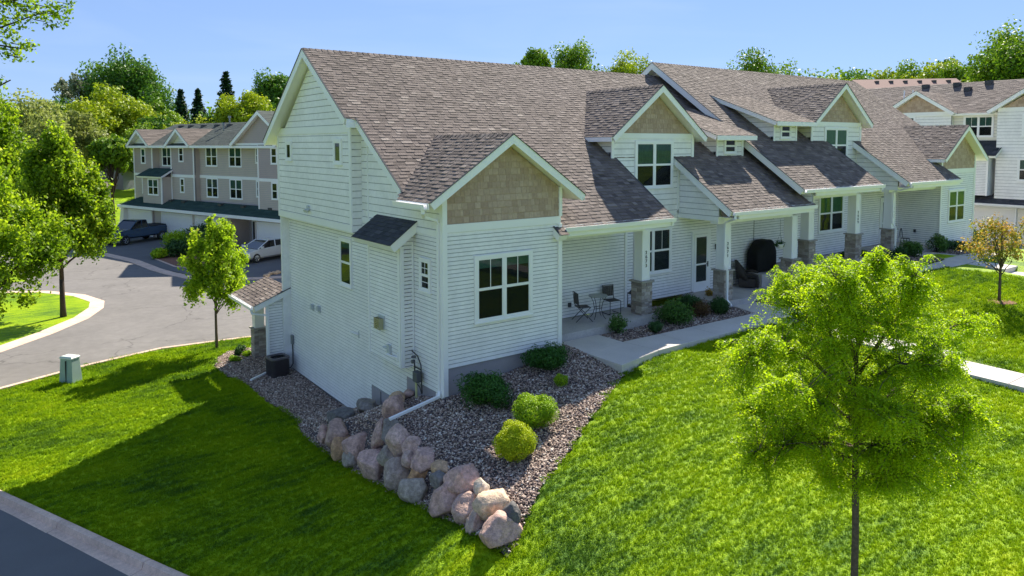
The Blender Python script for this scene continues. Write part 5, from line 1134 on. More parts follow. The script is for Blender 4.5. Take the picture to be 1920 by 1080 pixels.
sid(F_(1.1), [(19.6, lo[0]), (32, lo[0]), (32, 5.5), (19.6, 5.5)], TAN); sid(F_(1.1), [(19.6, up[0]), (32, up[0]), (32, 8.4), (19.6, 8.4)], MAUVE)
for z0, z1 in ((6.95, 8.1), (4.2, 5.4)): T.window(F_(1.1), 21.35, 21.95, z0, z1, 1, False, '', cas=.1); T.window(F_(1.1), 25.5, 27, z0, z1, 2, False, '', cas=.1)
for u, c in ((-.48, 1.5), (2.82, 1.5), (6.1, 1.5), (9.75, 1.5), (19.6, 1.1)): T.bx('corner_board', F_(c), u-.06, u+.08, -.02, .05, 2.9, 8.35, TRIM)
for a, b, c in ((-.48, 2.9, 1.5), (6.1, 9.85, 1.5), (9.85, 19.6, 2.0), (19.6, 32, 1.1)): T.bx('band_board', F_(c), a, b, -.02, .04, 5.5, 5.75, TRIM)
mb = MB()
for a, b, c in ((-.46, 6.1, 2.6), (6.1, 9.85, 1.65), (9.85, 19.6, 2.15), (19.6, 32, 1.25)): mb.box(a, b, c, 12, 0, 8.3)
mb.box(2.9, 2.95, 1.5, 2.6, 5.6, 8.3); mb.box(9.8, 9.85, 1.5, 2.2, 2.9, 8.3); mb.obj('building_core', TAN, t_)
mb = MB(); mb.box(-.46, 6.1, 1.62, 2.6, 2.9, 5.6); mb.box(-.46, 2.9, 1.62, 2.6, 5.6, 8.2); mb.obj('front_mass', TAN, t_)
sid(Wy, [(-.48, lo[0]), (2.2, lo[0]), (2.2, 5.5), (-.48, 5.5)], TAN); T.window(Wy, 1.0, 2.0, 3.9, 5.4, 1, False, '', cas=.1)
# bay with a little green roof
sid(F_(.6), [(2.7, 3.0), (6.0, 3.0), (6.0, 5.4), (2.7, 5.4)], TAN, [(3.7, 5.4, 3.9, 5.3)]); T.window(F_(.6), 3.75, 5.35, 3.9, 5.25, 2, False, 'curtain', cas=.1)
mb = MB(); mb.box(2.7, 6.0, .72, 1.6, 3.0, 5.5); mb.obj('bay_walls', TAN, t_); T.bx('corner_board', F_(.6), 5.9, 6.04, -.05, .05, 3, 5.4, TRIM)
T.roof('bay_roof', (2.2, .25, 5.55), (1, 0, 0), (0, 1.4, .75), [(0, 0), (4.25, 0), (4.1, 1.5), (.1, 1.5)], m=GRSH, exp=.2, th=.16, wmin=.5, wmax=1)
# roofs
def sroof(n, o, U, V, p, m=GYSH, th=.2): return T.roof(n, o, U, V, p, m=m, exp=.22, th=th, wmin=.5, wmax=1.1)
sroof('main_roof', (-.9, 1.0, 8.3), (1, 0, 0), (0, 5, 2.15), [(0, 0), (33.5, 0), (33.5, 5.44), (.0, 5.44)])
sroof('rear_roof', (-.9, 11, 8.3), (1, 0, 0), (0, -5, 2.15), [(0, 0), (33.5, 0), (33.5, 5.44), (0, 5.44)])
T.bx('eave_fascia', F_(1.0), -.9, 32, 0, .03, 8.12, 8.32, TRIM)
for xc, hf, zr, y0, mm in ((1.2, 2.05, 9.85, .95, WHITE), (7.98, 2.05, 9.85, .95, WHITE), (20.1, 3.85, 11.05, .8, MAUVE), (25.8, 3.2, 10.2, .3, WHITE)):
    s_ = (zr-8.35)/hf if zr < 10.5 else (zr-8.45)/hf; ze = zr-s_*hf; a = math.atan(s_); Lv = hf/math.cos(a); yb = lambda z: 1.0+(z-8.3)/.43
    for sg in (-1, 1):
        T.roof('gable_roof', (xc+sg*hf, y0, ze), (0, 1, 0), (-sg*math.cos(a), 0, math.sin(a)), [(0, 0), (yb(ze)-y0+.2, 0), (yb(zr)-y0, Lv), (0, Lv)], m=BSH if mm is WHITE else GYSH, exp=.22, th=.16, wmin=.5, wmax=1)
        T.rake((xc+sg*hf, y0, ze), (xc, y0, zr), .26, .05)
    yw = 1.49 if xc < 15 else y0+.35; T.wall(F_(yw), [(xc-hf+.3, ze+.02), (xc+hf-.3, ze+.02), (xc, zr-.3)], m=mm, exp=.15)
    T.bx('frieze_board', F_(yw), xc-hf+.3, xc+hf-.3, 0, .04, ze-.12, ze+.06, TRIM)
for x in (1.5, 3.2, 5.4, 7.6, 9.6, 12.4, 14.6, 16.4): vent(T, x, 5.2, 10.1)
for x, y, z in ((10.8, 3.8, 9.6), (9.0, 5.6, 10.3)): mb = MB(); mb.tube([(x, y, z), (x, y, z+.6)], .07, 8); mb.tube([(x, y, z+.55), (x, y, z+.75)], .14, 8); mb.obj('vent_pipe', GREYM, t_)
# garage level
sroof('garage_roof', (-.6, -.05, 2.78), (1, 0, 0), (0, 1.6, .72), [(0, 0), (33, 0), (33, 1.72), (1.1, 1.72)], m=GRSH, th=.22)
T.bx('eave_fascia', F_(-.05), -.7, 32, 0, .1, 2.56, 2.8, TRIM)
for x in (6.5, 8.6, 14.2, 17.4, 21.0, 22.4): vent(T, x, 1.2, 3.3)
Wg = F_(.42); mb = MB(); mb.box(-.44, 16.65, .56, 2.6, 0, 2.5); mb.box(19.95, 32, .56, 2.6, 0, 2.5); mb.obj('garage_mass', TAN, t_)
for a, b in ((-.35, 4.35), (6.2, 11.0), (11.6, 16.1), (20.3, 24.9)): garage_door(T, Wg, a, b, 0, 2.3)
for a, b in ((-.46, -.35), (4.35, 4.6), (5.95, 6.2), (11.0, 11.6), (16.1, 16.7), (19.9, 20.3), (24.9, 32)): T.bx('garage_wall', Wg, a, b, -.1, -.0, 0, 2.5, TAN)
for a, b in ((-.35, 4.35), (6.2, 11), (11.6, 16.1), (20.3, 24.9)): T.bx('garage_lintel', Wg, a, b, -.1, -.065, 2.3, 2.5, TAN)
T.window(F_(2.13), 17.2, 18.2, .0, 2.1, 1, False, '', cas=.1, hung=False)
mb = MB(); x, y = -.17, .3
for (h0, h1, z0, z1, m_) in ((.42, .42, 0, 1.0, 1), (.47, .47, 1.0, 1.08, 0), (.38, .25, 1.08, 2.56, 0)):
    mb.add([(x-h0, y-h0, z0), (x+h0, y-h0, z0), (x+h0, y+h0, z0), (x-h0, y+h0, z0), (x-h1, y-h1, z1), (x+h1, y-h1, z1), (x+h1, y+h1, z1), (x-h1, y+h1, z1)], [(0, 1, 2, 3), (4, 5, 6, 7), (0, 1, 5, 4), (1, 2, 6, 5), (2, 3, 7, 6), (3, 0, 4, 7)], m_)
mb.obj('tapered_post', [CREAM, BRICK], t_)
T.pipe('downspout', [(-.5, 0, 2.6), (-.5, 0, 2.4), (-.3, .2, 2.2)], .05)
T.flush(285, 200, 10)
# ================================================================== WHITE THREE STOREY HOUSE AT RIGHT
R0 = thing('townhouse', 'white three storey house with garage at the right edge behind the orange tree', 'house', (0, 0, 0)); R = House(R0)
X3 = 43.2; E3 = E_(X3)
R.wall(E3, [(3.75, 1.7), (6.9, 1.7), (6.9, 7.35), (3.75, 7.35)], m=CREAM, exp=.2, holes=[(4.3, 5.92, 5.95, 7.22)]); R.window(E3, 4.32, 5.9, 5.97, 7.2, 2, True, 'curtain', cas=.1)
R.wall(E_(X3-.4), [(6.6, 1.7), (10.8, 1.7), (10.8, 7.4), (6.6, 7.4)], exp=.2, holes=[(8.95, 9.4, 6.8, 7.25)]); R.window(E_(X3-.4), 8.95, 9.4, 6.8, 7.25, 1, True, '', hung=False, cas=.08)
R.wall(E_(X3-.4), [(6.75, 7.6), (10.65, 7.6), (8.75, 8.75)], m=SHAKE, exp=.2, style='shake'); R.bx('frieze_board', E_(X3-.4), 6.6, 10.8, 0, .03, 7.4, 7.6, TRIM)
R.wall(E_(X3-.8), [(-2.0, -1), (3.75, -1), (3.75, 7.5), (-2.0, 7.5)], exp=.2, holes=[(1.2, 2.5, 3.2, 4.5)]); R.window(E_(X3-.8), 1.25, 2.45, 3.25, 4.5, 1, True, 'curtain', cas=.1); R.window(E_(X3-.8), .9, 2.3, 6.0, 7.2, 2, True, 'curtain', cas=.1)
R.wall(F_(-2.0), [(X3-.8, -1), (X3+9, -1), (X3+9, 7.5), (X3-.8, 7.5)], exp=.2)
R.wall(E_(X3-.8), [(-1.8, 7.7), (3.5, 7.7), (.85, 9.3)], m=SHAKE, exp=.2, style='shake'); R.bx('frieze_board', E_(X3-.8), -2, 3.75, 0, .03, 7.5, 7.7, TRIM)
mb = MB(); mb.box(X3-.7, X3+9, -1.9, 3.7, -1.2, 7.6); mb.box(X3+.2, X3+9, 3.7, 14, -1.2, 7.4); mb.box(X3-.28, X3+1, 6.65, 10.75, -1.2, 7.5); mb.obj('building_core', WHITE, R0)
R.wall(E_(X3-1.3), [(4.0, 2.2), (5.3, 2.2), (5.3, 4.75), (4.0, 4.75)], exp=.1016); mb = MB(); mb.box(X3-1.2, X3+.1, 4.02, 5.28, 2.2, 4.8); mb.obj('bay_walls', WHITE, R0); R.bx('corner_board', E_(X3-1.3), 3.96, 4.06, 0, .04, 2.2, 4.75, TRIM)
R.roof('bay_roof', (X3-1.7, 5.5, 4.72), (0, -1, 0), (1.7, 0, .95), [(0, 0), (2.0, 0), (1.9, 1.95), (0, 1.95)], m=DSHING, exp=.16)
R.rake((X3-1.7, 3.5, 4.72), (X3, 3.5, 5.67), .2, .04)
def r3(n, o, U, V, p, m=SHING): return R.roof(n, o, U, V, p, m=m, exp=.16, th=.18, wmin=.25, wmax=.6)
r3('main_roof', (X3-.35, 15, 7.45), (0, -1, 0), (4.2, 0, 2.3), [(0, 0), (19.5, 0), (19.5, 4.79), (0, 4.79)]); r3('rear_roof', (X3+8.05, 15, 7.45), (0, -1, 0), (-4.2, 0, 2.3), [(0, 0), (19.5, 0), (19.5, 4.79), (0, 4.79)])
R.gutter((X3-.35, 15, 7.44), (X3-.35, 3.6, 7.44), (-1, 0, 0))
for yc, hf, zr, x0 in ((8.72, 2.45, 9.05, X3-.75), (.85, 3.4, 9.7, X3-1.15)):
    s_ = (zr-7.5)/hf; a = math.atan(s_); Lv = hf/math.cos(a); xb = lambda z: X3-.35+(z-7.45)*4.2/2.3
    for sg in (-1, 1):
        r3('gable_roof', (x0, yc+sg*hf, 7.5), (1, 0, 0), (0, -sg*math.cos(a), math.sin(a)), [(0, 0), (xb(7.5)-x0+.1, 0), (xb(zr)-x0, Lv), (0, Lv)]); R.rake((x0, yc+sg*hf, 7.5), (x0, yc, zr), .22, .05, (-1, 0, 0))
for y, k in ((10.0, .9), (7.9, .9), (5.9, .9), (6.9, .72), (3.5, .85)): mb = MB(); z = 7.45+2.3*k; x = X3-.35+4.2*k; mb.box(x-.18, x+.22, y-.2, y+.2, z-.05, z+.24); mb.obj('roof_vent', DARKP, R0)
for y, k in ((10.7, .5), (10.1, .5), (2.75, .6)): mb = MB(); z = 7.45+2.3*k; x = X3-.35+4.2*k; mb.tube([(x, y, z-.1), (x, y, z+.7)], .05, 8); mb.obj('vent_pipe', TRIM, R0)
R.roof('garage_roof', (X3-1.5, 6.4, 1.75), (0, -1, 0), (1.5, 0, .62), [(0, 0), (8.2, 0), (8.2, 1.62), (0, 1.62)], m=DSHING, exp=.16, th=.2)
R.gutter((X3-1.5, 6.4, 1.74), (X3-1.5, -1.8, 1.74), (-1, 0, 0)); Eg = E_(X3-.9)
R.bx('garage_wall', Eg, -2, 6.3, -.1, -.07, -1.3, 1.9, CREAM); garage_door(R, Eg, 2.55, 5.0, -1.2, 1.45); garage_door(R, Eg, -.9, 1.9, -1.2, 1.45)
R.flush(150, 100, 60)
def plain_house(lab, loc, rz, wd, dp, he, hr, wm, rm, name='house'):
    h = thing(name, lab, 'house', loc, rz); mb = MB(); mb.box(-wd/2, wd/2, -dp/2, dp/2, -1.5, he); mb.prism([(-wd/2, -dp/2, he), (wd/2, -dp/2, he), (0, -dp/2, he+(hr-he)*.97)], (0, dp, 0)); mb.obj('wall', wm, h)
    mb = MB(); o_ = .4; s_ = (hr-he)/(wd/2)
    for sg in (-1, 1): mb.prism([(sg*(wd/2+o_), -dp/2-o_, he-s_*o_), (0, -dp/2-o_, hr), (0, dp/2+o_, hr), (sg*(wd/2+o_), dp/2+o_, he-s_*o_)], (0, 0, .18))
    mb.obj('roof', rm, h); mb = MB(); mb.box(-.5, .5, -dp/2-.03, -dp/2, he*.4, he*.75); mb.obj('window', ROOM, h); return h
REDR = mat('red_brown_roof', (.22, .12, .10), .9, nscale=[3], namt=.15)
p = at_d(1690, 270, 88); dr_ = plain_house('distant roof with a row of vents between the two white houses', (p.x, p.y, 0), -YAW+PI/2-.15, 12, 11, 10.6, 13.1, TAN, REDR)
for k in range(6): mb = MB(); y = -4.6+k*1.6; mb.box(-1.3, -.8, y-.2, y+.2, 12.5, 13.0); mb.box(.8, 1.3, y-.2, y+.2, 12.5, 13.0); mb.obj('roof_vent', DARKP, dr_)
p = at_d(226, 270, 92); plain_house('small grey gabled house half hidden behind trees at far left', (p.x, p.y, 1.0), -.9, 8, 8, 2.8, 5.0, mat('grey_siding', (.22, .24, .27), .7), DSHING)
p = at_d(70, 270, 76); plain_house('brown roofed house almost hidden by willows at left', (p.x, p.y, -2.2), -.6, 9, 12, 3.2, 6.2, TAN, BSH)
# ================================================================== BACKGROUND TREES
DG = leafmat('leaf_dark_wood', [(0, (.03, .085, .008)), (.5, (.08, .19, .016)), (1, (.20, .35, .03))], .33)
YG = leafmat('leaf_yellow_green', [(0, (.12, .19, .006)), (.5, (.32, .42, .010)), (1, (.58, .60, .02))], .33)
MG = leafmat('leaf_mid_green', [(0, (.05, .12, .006)), (.5, (.16, .29, .012)), (1, (.36, .48, .02))], .33)
OL = leafmat('leaf_willow', [(0, (.12, .15, .035)), (.5, (.29, .34, .07)), (1, (.46, .50, .12))], .45)
PL = leafmat('leaf_pale_sparse', [(0, (.12, .14, .09)), (.5, (.22, .26, .15)), (1, (.38, .42, .26))], .35)
SP = leafmat('spruce_needles', [(0, (.008, .03, .014)), (.5, (.022, .065, .028)), (1, (.06, .13, .05))], .15)
BT = [(238, 85, 162, 128, DG, 12000, 30, .34, 'tallest spreading tree on the left skyline', .3), (215, 162, 150, 98, YG, 9000, 26, .28, 'broad yellow green tree below the tallest skyline tree', .3), (130, 178, 120, 104, DG, 7000, 20, .3, 'dark tree left of the broad yellow green tree', .3),
 (292, 182, 90, 104, MG, 5000, 16, .3, 'rounded tree at the right end of the left wood', .3), (158, 132, 46, 125, PL, 900, 12, .3, 'thin pale tree against sky left of the tallest tree', .3), (122, 140, 40, 128, PL, 700, 10, .3, 'thinnest grey leaved tree on the left skyline', .3),
 (38, 168, 170, 84, OL, 8000, 26, .25, 'light olive tree behind the island tree', .3), (150, 200, 96, 74, OL, 6500, 22, .2, 'drooping pale willow in front of the left wood', .3), (75, 215, 130, 68, OL, 7000, 22, .2, 'wide pale olive willow at far left', .3),
 (207, 245, 70, 70, MG, 4000, 14, .22, 'dark green bush like tree beside the small grey house', .3), (345, 215, 70, 92, YG, 2600, 12, .22, 'low yellow green tree behind the left end of tan row', .3), (262, 232, 80, 88, MG, 3200, 14, .24, 'green tree directly behind the left gable of tan row', .3),
 (300, 205, 70, 96, DG, 2600, 12, .25, 'dark shrubby tree left of the spruces', .3), (395, 222, 60, 90, YG, 1800, 10, .22, 'small lime tree behind the ridge of tan row', .3), (398, 196, 60, 112, DG, 1800, 10, .28, 'dark broadleaf tree between the spruces', .3),
 (457, 157, 108, 94, YG, 8000, 20, .24, 'round golden green tree above the tan row roof', .3), (506, 138, 92, 112, DG, 7000, 20, .28, 'dense dark tree beside the near gable peak', .3),
 (1000, 90, 62, 128, MG, 3500, 14, .3, 'left one of two trees rising over the middle of the roof ridge', .3), (1076, 82, 108, 132, MG, 6500, 20, .3, 'wider tree over the middle of the roof ridge', .3), (1192, 97, 112, 136, YG, 6000, 18, .3, 'tree above the step between the two roofs', .3),
 (1418, 82, 150, 140, MG, 8000, 24, .32, 'big dark round tree over the farther roof ridge', .3), (1560, 137, 90, 150, YG, 4000, 14, .34, 'low yellow green tree at the left end of the right wood', .3), (1650, 130, 120, 140, YG, 6000, 18, .34, 'yellow green tree behind the distant vented roof', .3), (1610, 142, 70, 130, MG, 3000, 12, .3, 'small green tree behind the distant vented roof', .3),
 (1700, 122, 90, 126, MG, 4000, 14, .3, 'mid green tree over the right end of the distant vented roof', .3), (1775, 108, 90, 130, DG, 4000, 14, .3, 'dark tree peeking between the bright trees at right', .3), (1600, 132, 80, 152, DG, 3000, 12, .3, 'dark green tree behind the left end of the right wood', .3), (1535, 145, 60, 160, MG, 2500, 12, .3, 'lowest little tree at the left end of the right wood', .3),
 (1742, 112, 120, 120, YG, 7000, 20, .3, 'broad yellow green tree above the white house ridge', .3), (1805, 116, 90, 112, MG, 5000, 16, .3, 'dark green tree right of the broad yellow green tree', .3), (1905, 48, 170, 96, MG, 11000, 30, .28, 'tallest tree at the right edge of the skyline', .3), (1860, 105, 90, 104, YG, 5000, 16, .28, 'yellow green tree left of the tallest right tree', .3), (1975, 90, 120, 100, DG, 4000, 16, .3, 'dark tree at the far right edge', .3)]
for i, (px, ty, wd, d, m, n, k, ls, lb, _) in enumerate(BT):
    p = at_d(px, 270, d); gzv = float(far_h(np.array([p.x]), np.array([p.y]))[0]); top = CAM.z+(270-ty)/F*d; h = top-gzv; Rr = wd/F*d/2*1.22
    tree('broadleaf_tree', lb, 'tree', (p.x, p.y, gzv), h, Rr, h*.12 if m in (OL,) else h*.2, m, n*(2.4 if m not in (PL,) else 1.6), ls*1.5, k+14, 50+i, 'trees beyond the houses', None, BARKD, H=min(h*.47, Rr*1.1), frac=.28, rough=.45, inner=.4)
def spruce(px, ty, wd, d, lab, seed):
    r = np.random.RandomState(seed); p = at_d(px, 270, d); gzv = float(far_h(np.array([p.x]), np.array([p.y]))[0]); h = CAM.z+(270-ty)/F*d-gzv; Rr = wd/F*d/2
    root = thing('spruce_tree', lab, 'tree', (p.x, p.y, gzv), 0, 'spruces on the left skyline'); mb = MB(); mb.tube([(0, 0, 0), (0, 0, h*.97)], [.25, .03], 7); mb.obj('trunk', BARKD, root)
    P, T = [], []
    for k in range(34):
        z = h*(.985-.93*(k/34)**1.0); rad = Rr*((h-z)/h)**.8*2.2*r.uniform(.75, 1.2); nb = 12
        for b_ in range(nb):
            a = r.rand()*6.28; rl = rad*r.uniform(.6, 1.1)
            for q in range(16): t = r.rand()**.7; P.append((math.cos(a)*rl*t+r.normal(0, .12), math.sin(a)*rl*t+r.normal(0, .12), z-rl*t*.28+r.normal(0, .08))); T.append(.45+r.normal(0, .15)+.2*(t-.5))
    P = np.array(P); N = np.tile((0, 0, 1.), (len(P), 1)); leafcloud('crown', P, N, .6*r.uniform(.7, 1.2, len(P)), np.array(T), SP, root, .45, .5, r)
spruce(342, 167, 30, 120, 'leftmost of the three spruces on the left skyline', 1); spruce(374, 167, 36, 114, 'middle spruce behind the tan row', 2); spruce(427, 134, 46, 108, 'tallest spruce left of the golden green tree', 3)
# far wood that closes the horizon
r = np.random.RandomState(9); cl = []
for px0, px1, d, lo_, hi_ in ((-250, 560, 165, 190, 215), (-250, 330, 118, 200, 232), (1480, 2200, 170, 128, 150), (1550, 2200, 125, 150, 165), (560, 1480, 180, 200, 225), (-400, -100, 60, 160, 220)):
    px = px0
    while px < px1:
        dd = d*r.uniform(.93, 1.1); p = at_d(px, 270, dd); top = CAM.z+(270-r.uniform(lo_, hi_))/F*dd; g_ = float(far_h(np.array([p.x]), np.array([p.y]))[0]); R_ = r.uniform(3.5, 5.5)
        h = max(top-g_, 3); cl.append((p.x, p.y, g_+h-R_*.8, R_, R_, R_*.8)); cl.append((p.x+r.normal(0, 1), p.y, g_+h*.4, R_*.9, R_*.9, h*.45)); px += 26*165/d
tot = sum((c[3]*c[4]*c[5])**(2/3.) for c in cl); P, N, T = crown_pts(cl, 60000/tot, r, .3, .75); o = leafcloud('distant_wood', P, N, .8*r.uniform(.7, 1.3, len(P)), T-.08, MG, None, .7, .8, r); o['kind'] = 'stuff'
# ================================================================== VEHICLES
def paint(n, c, r_=.25, m_=.3):
    m = mat(n, c, r_, .6, m_); m.node_tree.nodes['Principled BSDF'].inputs['Coat Weight'].default_value = .8; return m
CGL = mat('car_glass', (.012, .014, .016), .06, .9); RUB = mat('rubber', (.02, .02, .02), .85); RIM = mat('alloy_rim', (.55, .55, .56), .3, metal=.8); LAMP = mat('lamp_lens', (.75, .75, .75), .15); TAILL = mat('tail_lens', (.35, .02, .02), .2)
def ringmesh(mb, st, m=0):
    """st: list of (x, [(halfwidth, z), ...]) from bottom to top; closed shell"""
    k = len(st[0][1]); vs = []
    for x, pr in st: vs += [(x, -w_, z) for w_, z in pr]+[(x, w_, z) for w_, z in reversed(pr)]
    n = 2*k; fs = [(i*n+j, i*n+(j+1) % n, (i+1)*n+(j+1) % n, (i+1)*n+j) for i in range(len(st)-1) for j in range(n)]
    mb.add(vs, fs+[tuple(range(n))[::-1], tuple(range((len(st)-1)*n, len(st)*n))], m)
def smoothed(o, lv=2, b=.03):
    md = o.modifiers.new('bevel', 'BEVEL'); md.width = b; md.segments = lv; md.limit_method = 'ANGLE'; md.angle_limit = .5
def wheels(root, xs, hw, R_, wd=.22):
    for x in xs:
        for sg in (-1, 1):
            mb = MB(); y = sg*(hw-wd/2); M_ = Matrix.Translation((x, y, R_)) @ Matrix.Rotation(PI/2, 4, 'X')
            def lz(pr, m_, name, par):
                mb = MB(); n = 22; vs = [M_ @ Vector((r_*math.cos(2*PI*j/n), r_*math.sin(2*PI*j/n), h)) for r_, h in pr for j in range(n)]; k = len(pr)
                mb.add(vs, [(i*n+j, i*n+(j+1) % n, (i+1)*n+(j+1) % n, (i+1)*n+j) for i in range(k-1) for j in range(n)]); return mb.obj(name, m_, par, True)
            w_ = lz([(R_*.64, -wd/2), (R_*.93, -wd/2), (R_, -wd/2+.03), (R_, wd/2-.03), (R_*.93, wd/2), (R_*.64, wd/2), (R_*.64, -wd/2)], RUB, 'wheel', root)
            mb = MB(); 
            for q in range(5):
                a = 2*PI*q/5; d = Vector((math.cos(a), math.sin(a), 0)); e = Vector((-d.y, d.x, 0)); h = -sg*(wd/2-.05)
                mb.add([M_ @ (d*.03+e*.035+Vector((0, 0, h))), M_ @ (d*.03-e*.035+Vector((0, 0, h))), M_ @ (d*R_*.62-e*.05+Vector((0, 0, h))), M_ @ (d*R_*.62+e*.05+Vector((0, 0, h)))], [(0, 1, 2, 3)])
            mb.lathe([(R_*.6, 0), (R_*.66, 0)], (0, 0, 0), 4) if False else None
            mb.obj('rim', RIM, w_); lz([(R_*.57, -sg*(wd/2-.03)), (R_*.66, -sg*(wd/2-.02))], RIM, 'rim_lip', w_); lz([(0.01, -sg*(wd/2-.09)), (R_*.62, -sg*(wd/2-.09))], RUB, 'brake_disc', w_)
def car(lab, loc, rz, kind):
    root = thing('pickup_truck' if kind == 't' else 'sedan', lab, 'truck' if kind == 't' else 'car', loc, rz); g = lambda *a: a
    if kind == 't':
        P_ = paint('blue_paint', (.012, .055, .12)); L_ = 5.9; hw = 1.0; bz = .5
        S_ = [(-2.95, .9, .62, 1.0), (-2.9, .97, .5, 1.28), (-.45, 1.0, .46, 1.30), (.9, 1.0, .46, 1.28), (1.25, 1.0, .48, 1.26), (2.4, .98, .5, 1.20), (2.8, .93, .55, 1.10), (2.95, .84, .6, .95)]
        cab = [(-.55, 1.28, .86, 1.30, .86), (-.40, 1.30, .90, 1.90, .74), (.55, 1.29, .90, 1.93, .74), (1.35, 1.26, .88, 1.27, .86)]; wx = (-1.85, 1.9); R_ = .41
    else:
        P_ = paint('white_paint', (.72, .72, .70)); L_ = 4.75; hw = .9
        S_ = [(-2.35, .78, .45, .92), (-2.25, .86, .3, 1.02), (-1.6, .9, .26, 1.06), (0, .91, .25, .98), (1.1, .9, .26, .93), (1.95, .86, .3, .80), (2.3, .76, .36, .68), (2.38, .62, .42, .6)]
        cab = [(-1.95, 1.02, .78, 1.03, .78), (-1.1, 1.04, .82, 1.40, .62), (.1, .99, .83, 1.44, .62), (1.2, .93, .80, .945, .78)]; wx = (-1.42, 1.38); R_ = .33
    mb = MB(); ringmesh(mb, [(x, [(w_*.86, a), (w_, a+.12), (w_, (a+b)/2), (w_*.97, b-.06), (w_*.9, b)]) for x, w_, a, b in S_]); bo = mb.obj('body', P_, root); smoothed(bo)
    if kind == 't':
        mb = MB(); mb.box(-2.82, -.62, -.86, .86, 1.285, 1.345); o = mb.obj('bed_cover', RUB, root)
    mb = MB(); ringmesh(mb, [(x, [(a, z-.03), (b if z2 > z+.1 else a, z2)]) for x, z, a, z2, b in cab]); co = mb.obj('cabin_glass', CGL, root)
    (x1, _, a1, t1, b1), (x2, _, a2, t2, b2) = cab[1], cab[2]
    mb = MB(); mb.add([(x1-.06, -b1-.01, t1-.01), (x2+.1, -b2-.01, t2-.01), (x2+.1, b2+.01, t2-.01), (x1-.06, b1+.01, t1-.01), (x1, -b1+.05, t1+.03), (x2, -b2+.05, t2+.03), (x2, b2-.05, t2+.03), (x1, b1-.05, t1+.03)], [(0, 1, 2, 3), (4, 5, 6, 7), (0, 1, 5, 4), (1, 2, 6, 5), (2, 3, 7, 6), (3, 0, 4, 7)]); mb.obj('roof', P_, root)
    mb = MB()
    for sg in (-1, 1):
        for (xa, za, ya), (xb, zb, yb) in (((cab[0][0], cab[0][1], cab[0][2]), (x1, t1, b1)), ((cab[3][0], cab[3][1], cab[3][2]), (x2, t2, b2)), (((x1+x2)/2+.12, 1.0, (a1+a2)/2+.01), ((x1+x2)/2, (t1+t2)/2, (b1+b2)/2+.01))):
            mb.tube([(xa, sg*ya, za), (xb, sg*yb, zb)], .04, 6)
    mb.obj('pillar', P_, root); wheels(root, wx, hw+.01, R_, .24)
    fx, fw, fz = (2.86, .72, .98) if kind == 't' else (2.2, .62, .66)
    for sg in (-1, 1):
        mb = MB(); mb.box(fx-.1, fx+.06, sg*fw-.16, sg*fw+.16, fz-.07, fz+.07); mb.obj('headlight', LAMP, root)
        mb = MB(); rx = S_[0][0]; mb.box(rx-.03, rx+.12, sg*.78-.1, sg*.78+.1, .8, 1.0); mb.obj('tail_light', TAILL, root)
        mb = MB(); xm = cab[3][0]-.25; mb.box(xm-.08, xm+.08, sg*(hw+.08)-.1, sg*(hw+.08)+.1, cab[3][1]+.02, cab[3][1]+.2); o = mb.obj('mirror', P_ if kind != 't' else RUB, root); smoothed(o, 2, .02)
    mb = MB(); mb.box(fx-.02, fx+.09, -.5, .5, fz-.22, fz+.06); mb.obj('grille', RUB, root)
    for xx in ((-.35, .5) if kind == 't' else (-.55, .35)): 
        for sg in (-1, 1): mb = MB(); mb.box(xx-.09, xx+.09, sg*(hw+.004)-.012, sg*(hw+.004)+.012, cab[0][1]-.2, cab[0][1]-.16); mb.obj('door_handle', P_ if kind != 't' else RUB, root)
car('dark blue crew cab pickup truck parked nose out by the first garage door', (1.5, 54.3, -2.86), math.atan2(-.55, -.83), 't')
car('white sedan parked nose out in front of the tan row', (7.35, 38.05, -2.86), math.atan2(-.42, -.9), 's')
# planting strip shrubs between the drives
for i, (x, y, rx, rz, m, lb) in enumerate([(1.35, 42.9, .55, .7, LIME, 'small bright shrub at the left tip of the planting strip'), (2.6, 43.2, 1.0, 1.2, DKG, 'dark spreading shrub next to the left tip of planting strip'), (3.2, 45.8, 1.25, 1.7, LIME, 'sunlit bright green shrub beside the pickup truck'),
     (4.0, 43.5, 1.3, 1.5, MIDG, 'grey green shrub in the middle of the planting strip'), (4.6, 46.4, 1.5, 1.9, DKG, 'tall dark shrub at the back of the planting strip'), (5.6, 45.0, 1.3, 1.7, MIDG, 'grey green shrub behind the young maple'), (5.8, 48.3, 1.3, 1.8, DKG, 'dark shrub closest to the second garage door')]):
    shrub('hedge_shrub', lb, 'shrub', (x, y, -2.82), rx, rz, m, 2600, .16, 14, 60+i, .5, 'shrubs in the planting strip', rough=.35)
# ================================================================== UTILITIES AND PORCH THINGS
UG = mat('utility_green', (.30, .40, .35), .5, nscale=[5], namt=.08)
p = gp(133, 716); root = thing('utility_pedestal', 'pale green metal utility box on the lawn by the road', 'utility box', (p.x, p.y, H1(p.x, p.y)), math.radians(-52))
def frus(mb, w0, d0, w1, d1, z0, z1): mb.add([(-w0, -d0, z0), (w0, -d0, z0), (w0, d0, z0), (-w0, d0, z0), (-w1, -d1, z1), (w1, -d1, z1), (w1, d1, z1), (-w1, d1, z1)], [(3, 2, 1, 0), (4, 5, 6, 7), (0, 1, 5, 4), (1, 2, 6, 5), (2, 3, 7, 6), (3, 0, 4, 7)])
mb = MB(); frus(mb, .30, .22, .25, .17, -.1, .86); o = mb.obj('cabinet', UG, root); smoothed(o, 2, .012)
mb = MB(); frus(mb, .27, .19, .27, .19, .86, .90); frus(mb, .27, .19, .23, .15, .90, .94); mb.obj('lid', mat('pale_lid', (.62, .68, .63), .5), root); mb = MB(); mb.box(.02, .03, -.235, -.17, .05, .8); mb.obj('door_seam', DARKP, root)
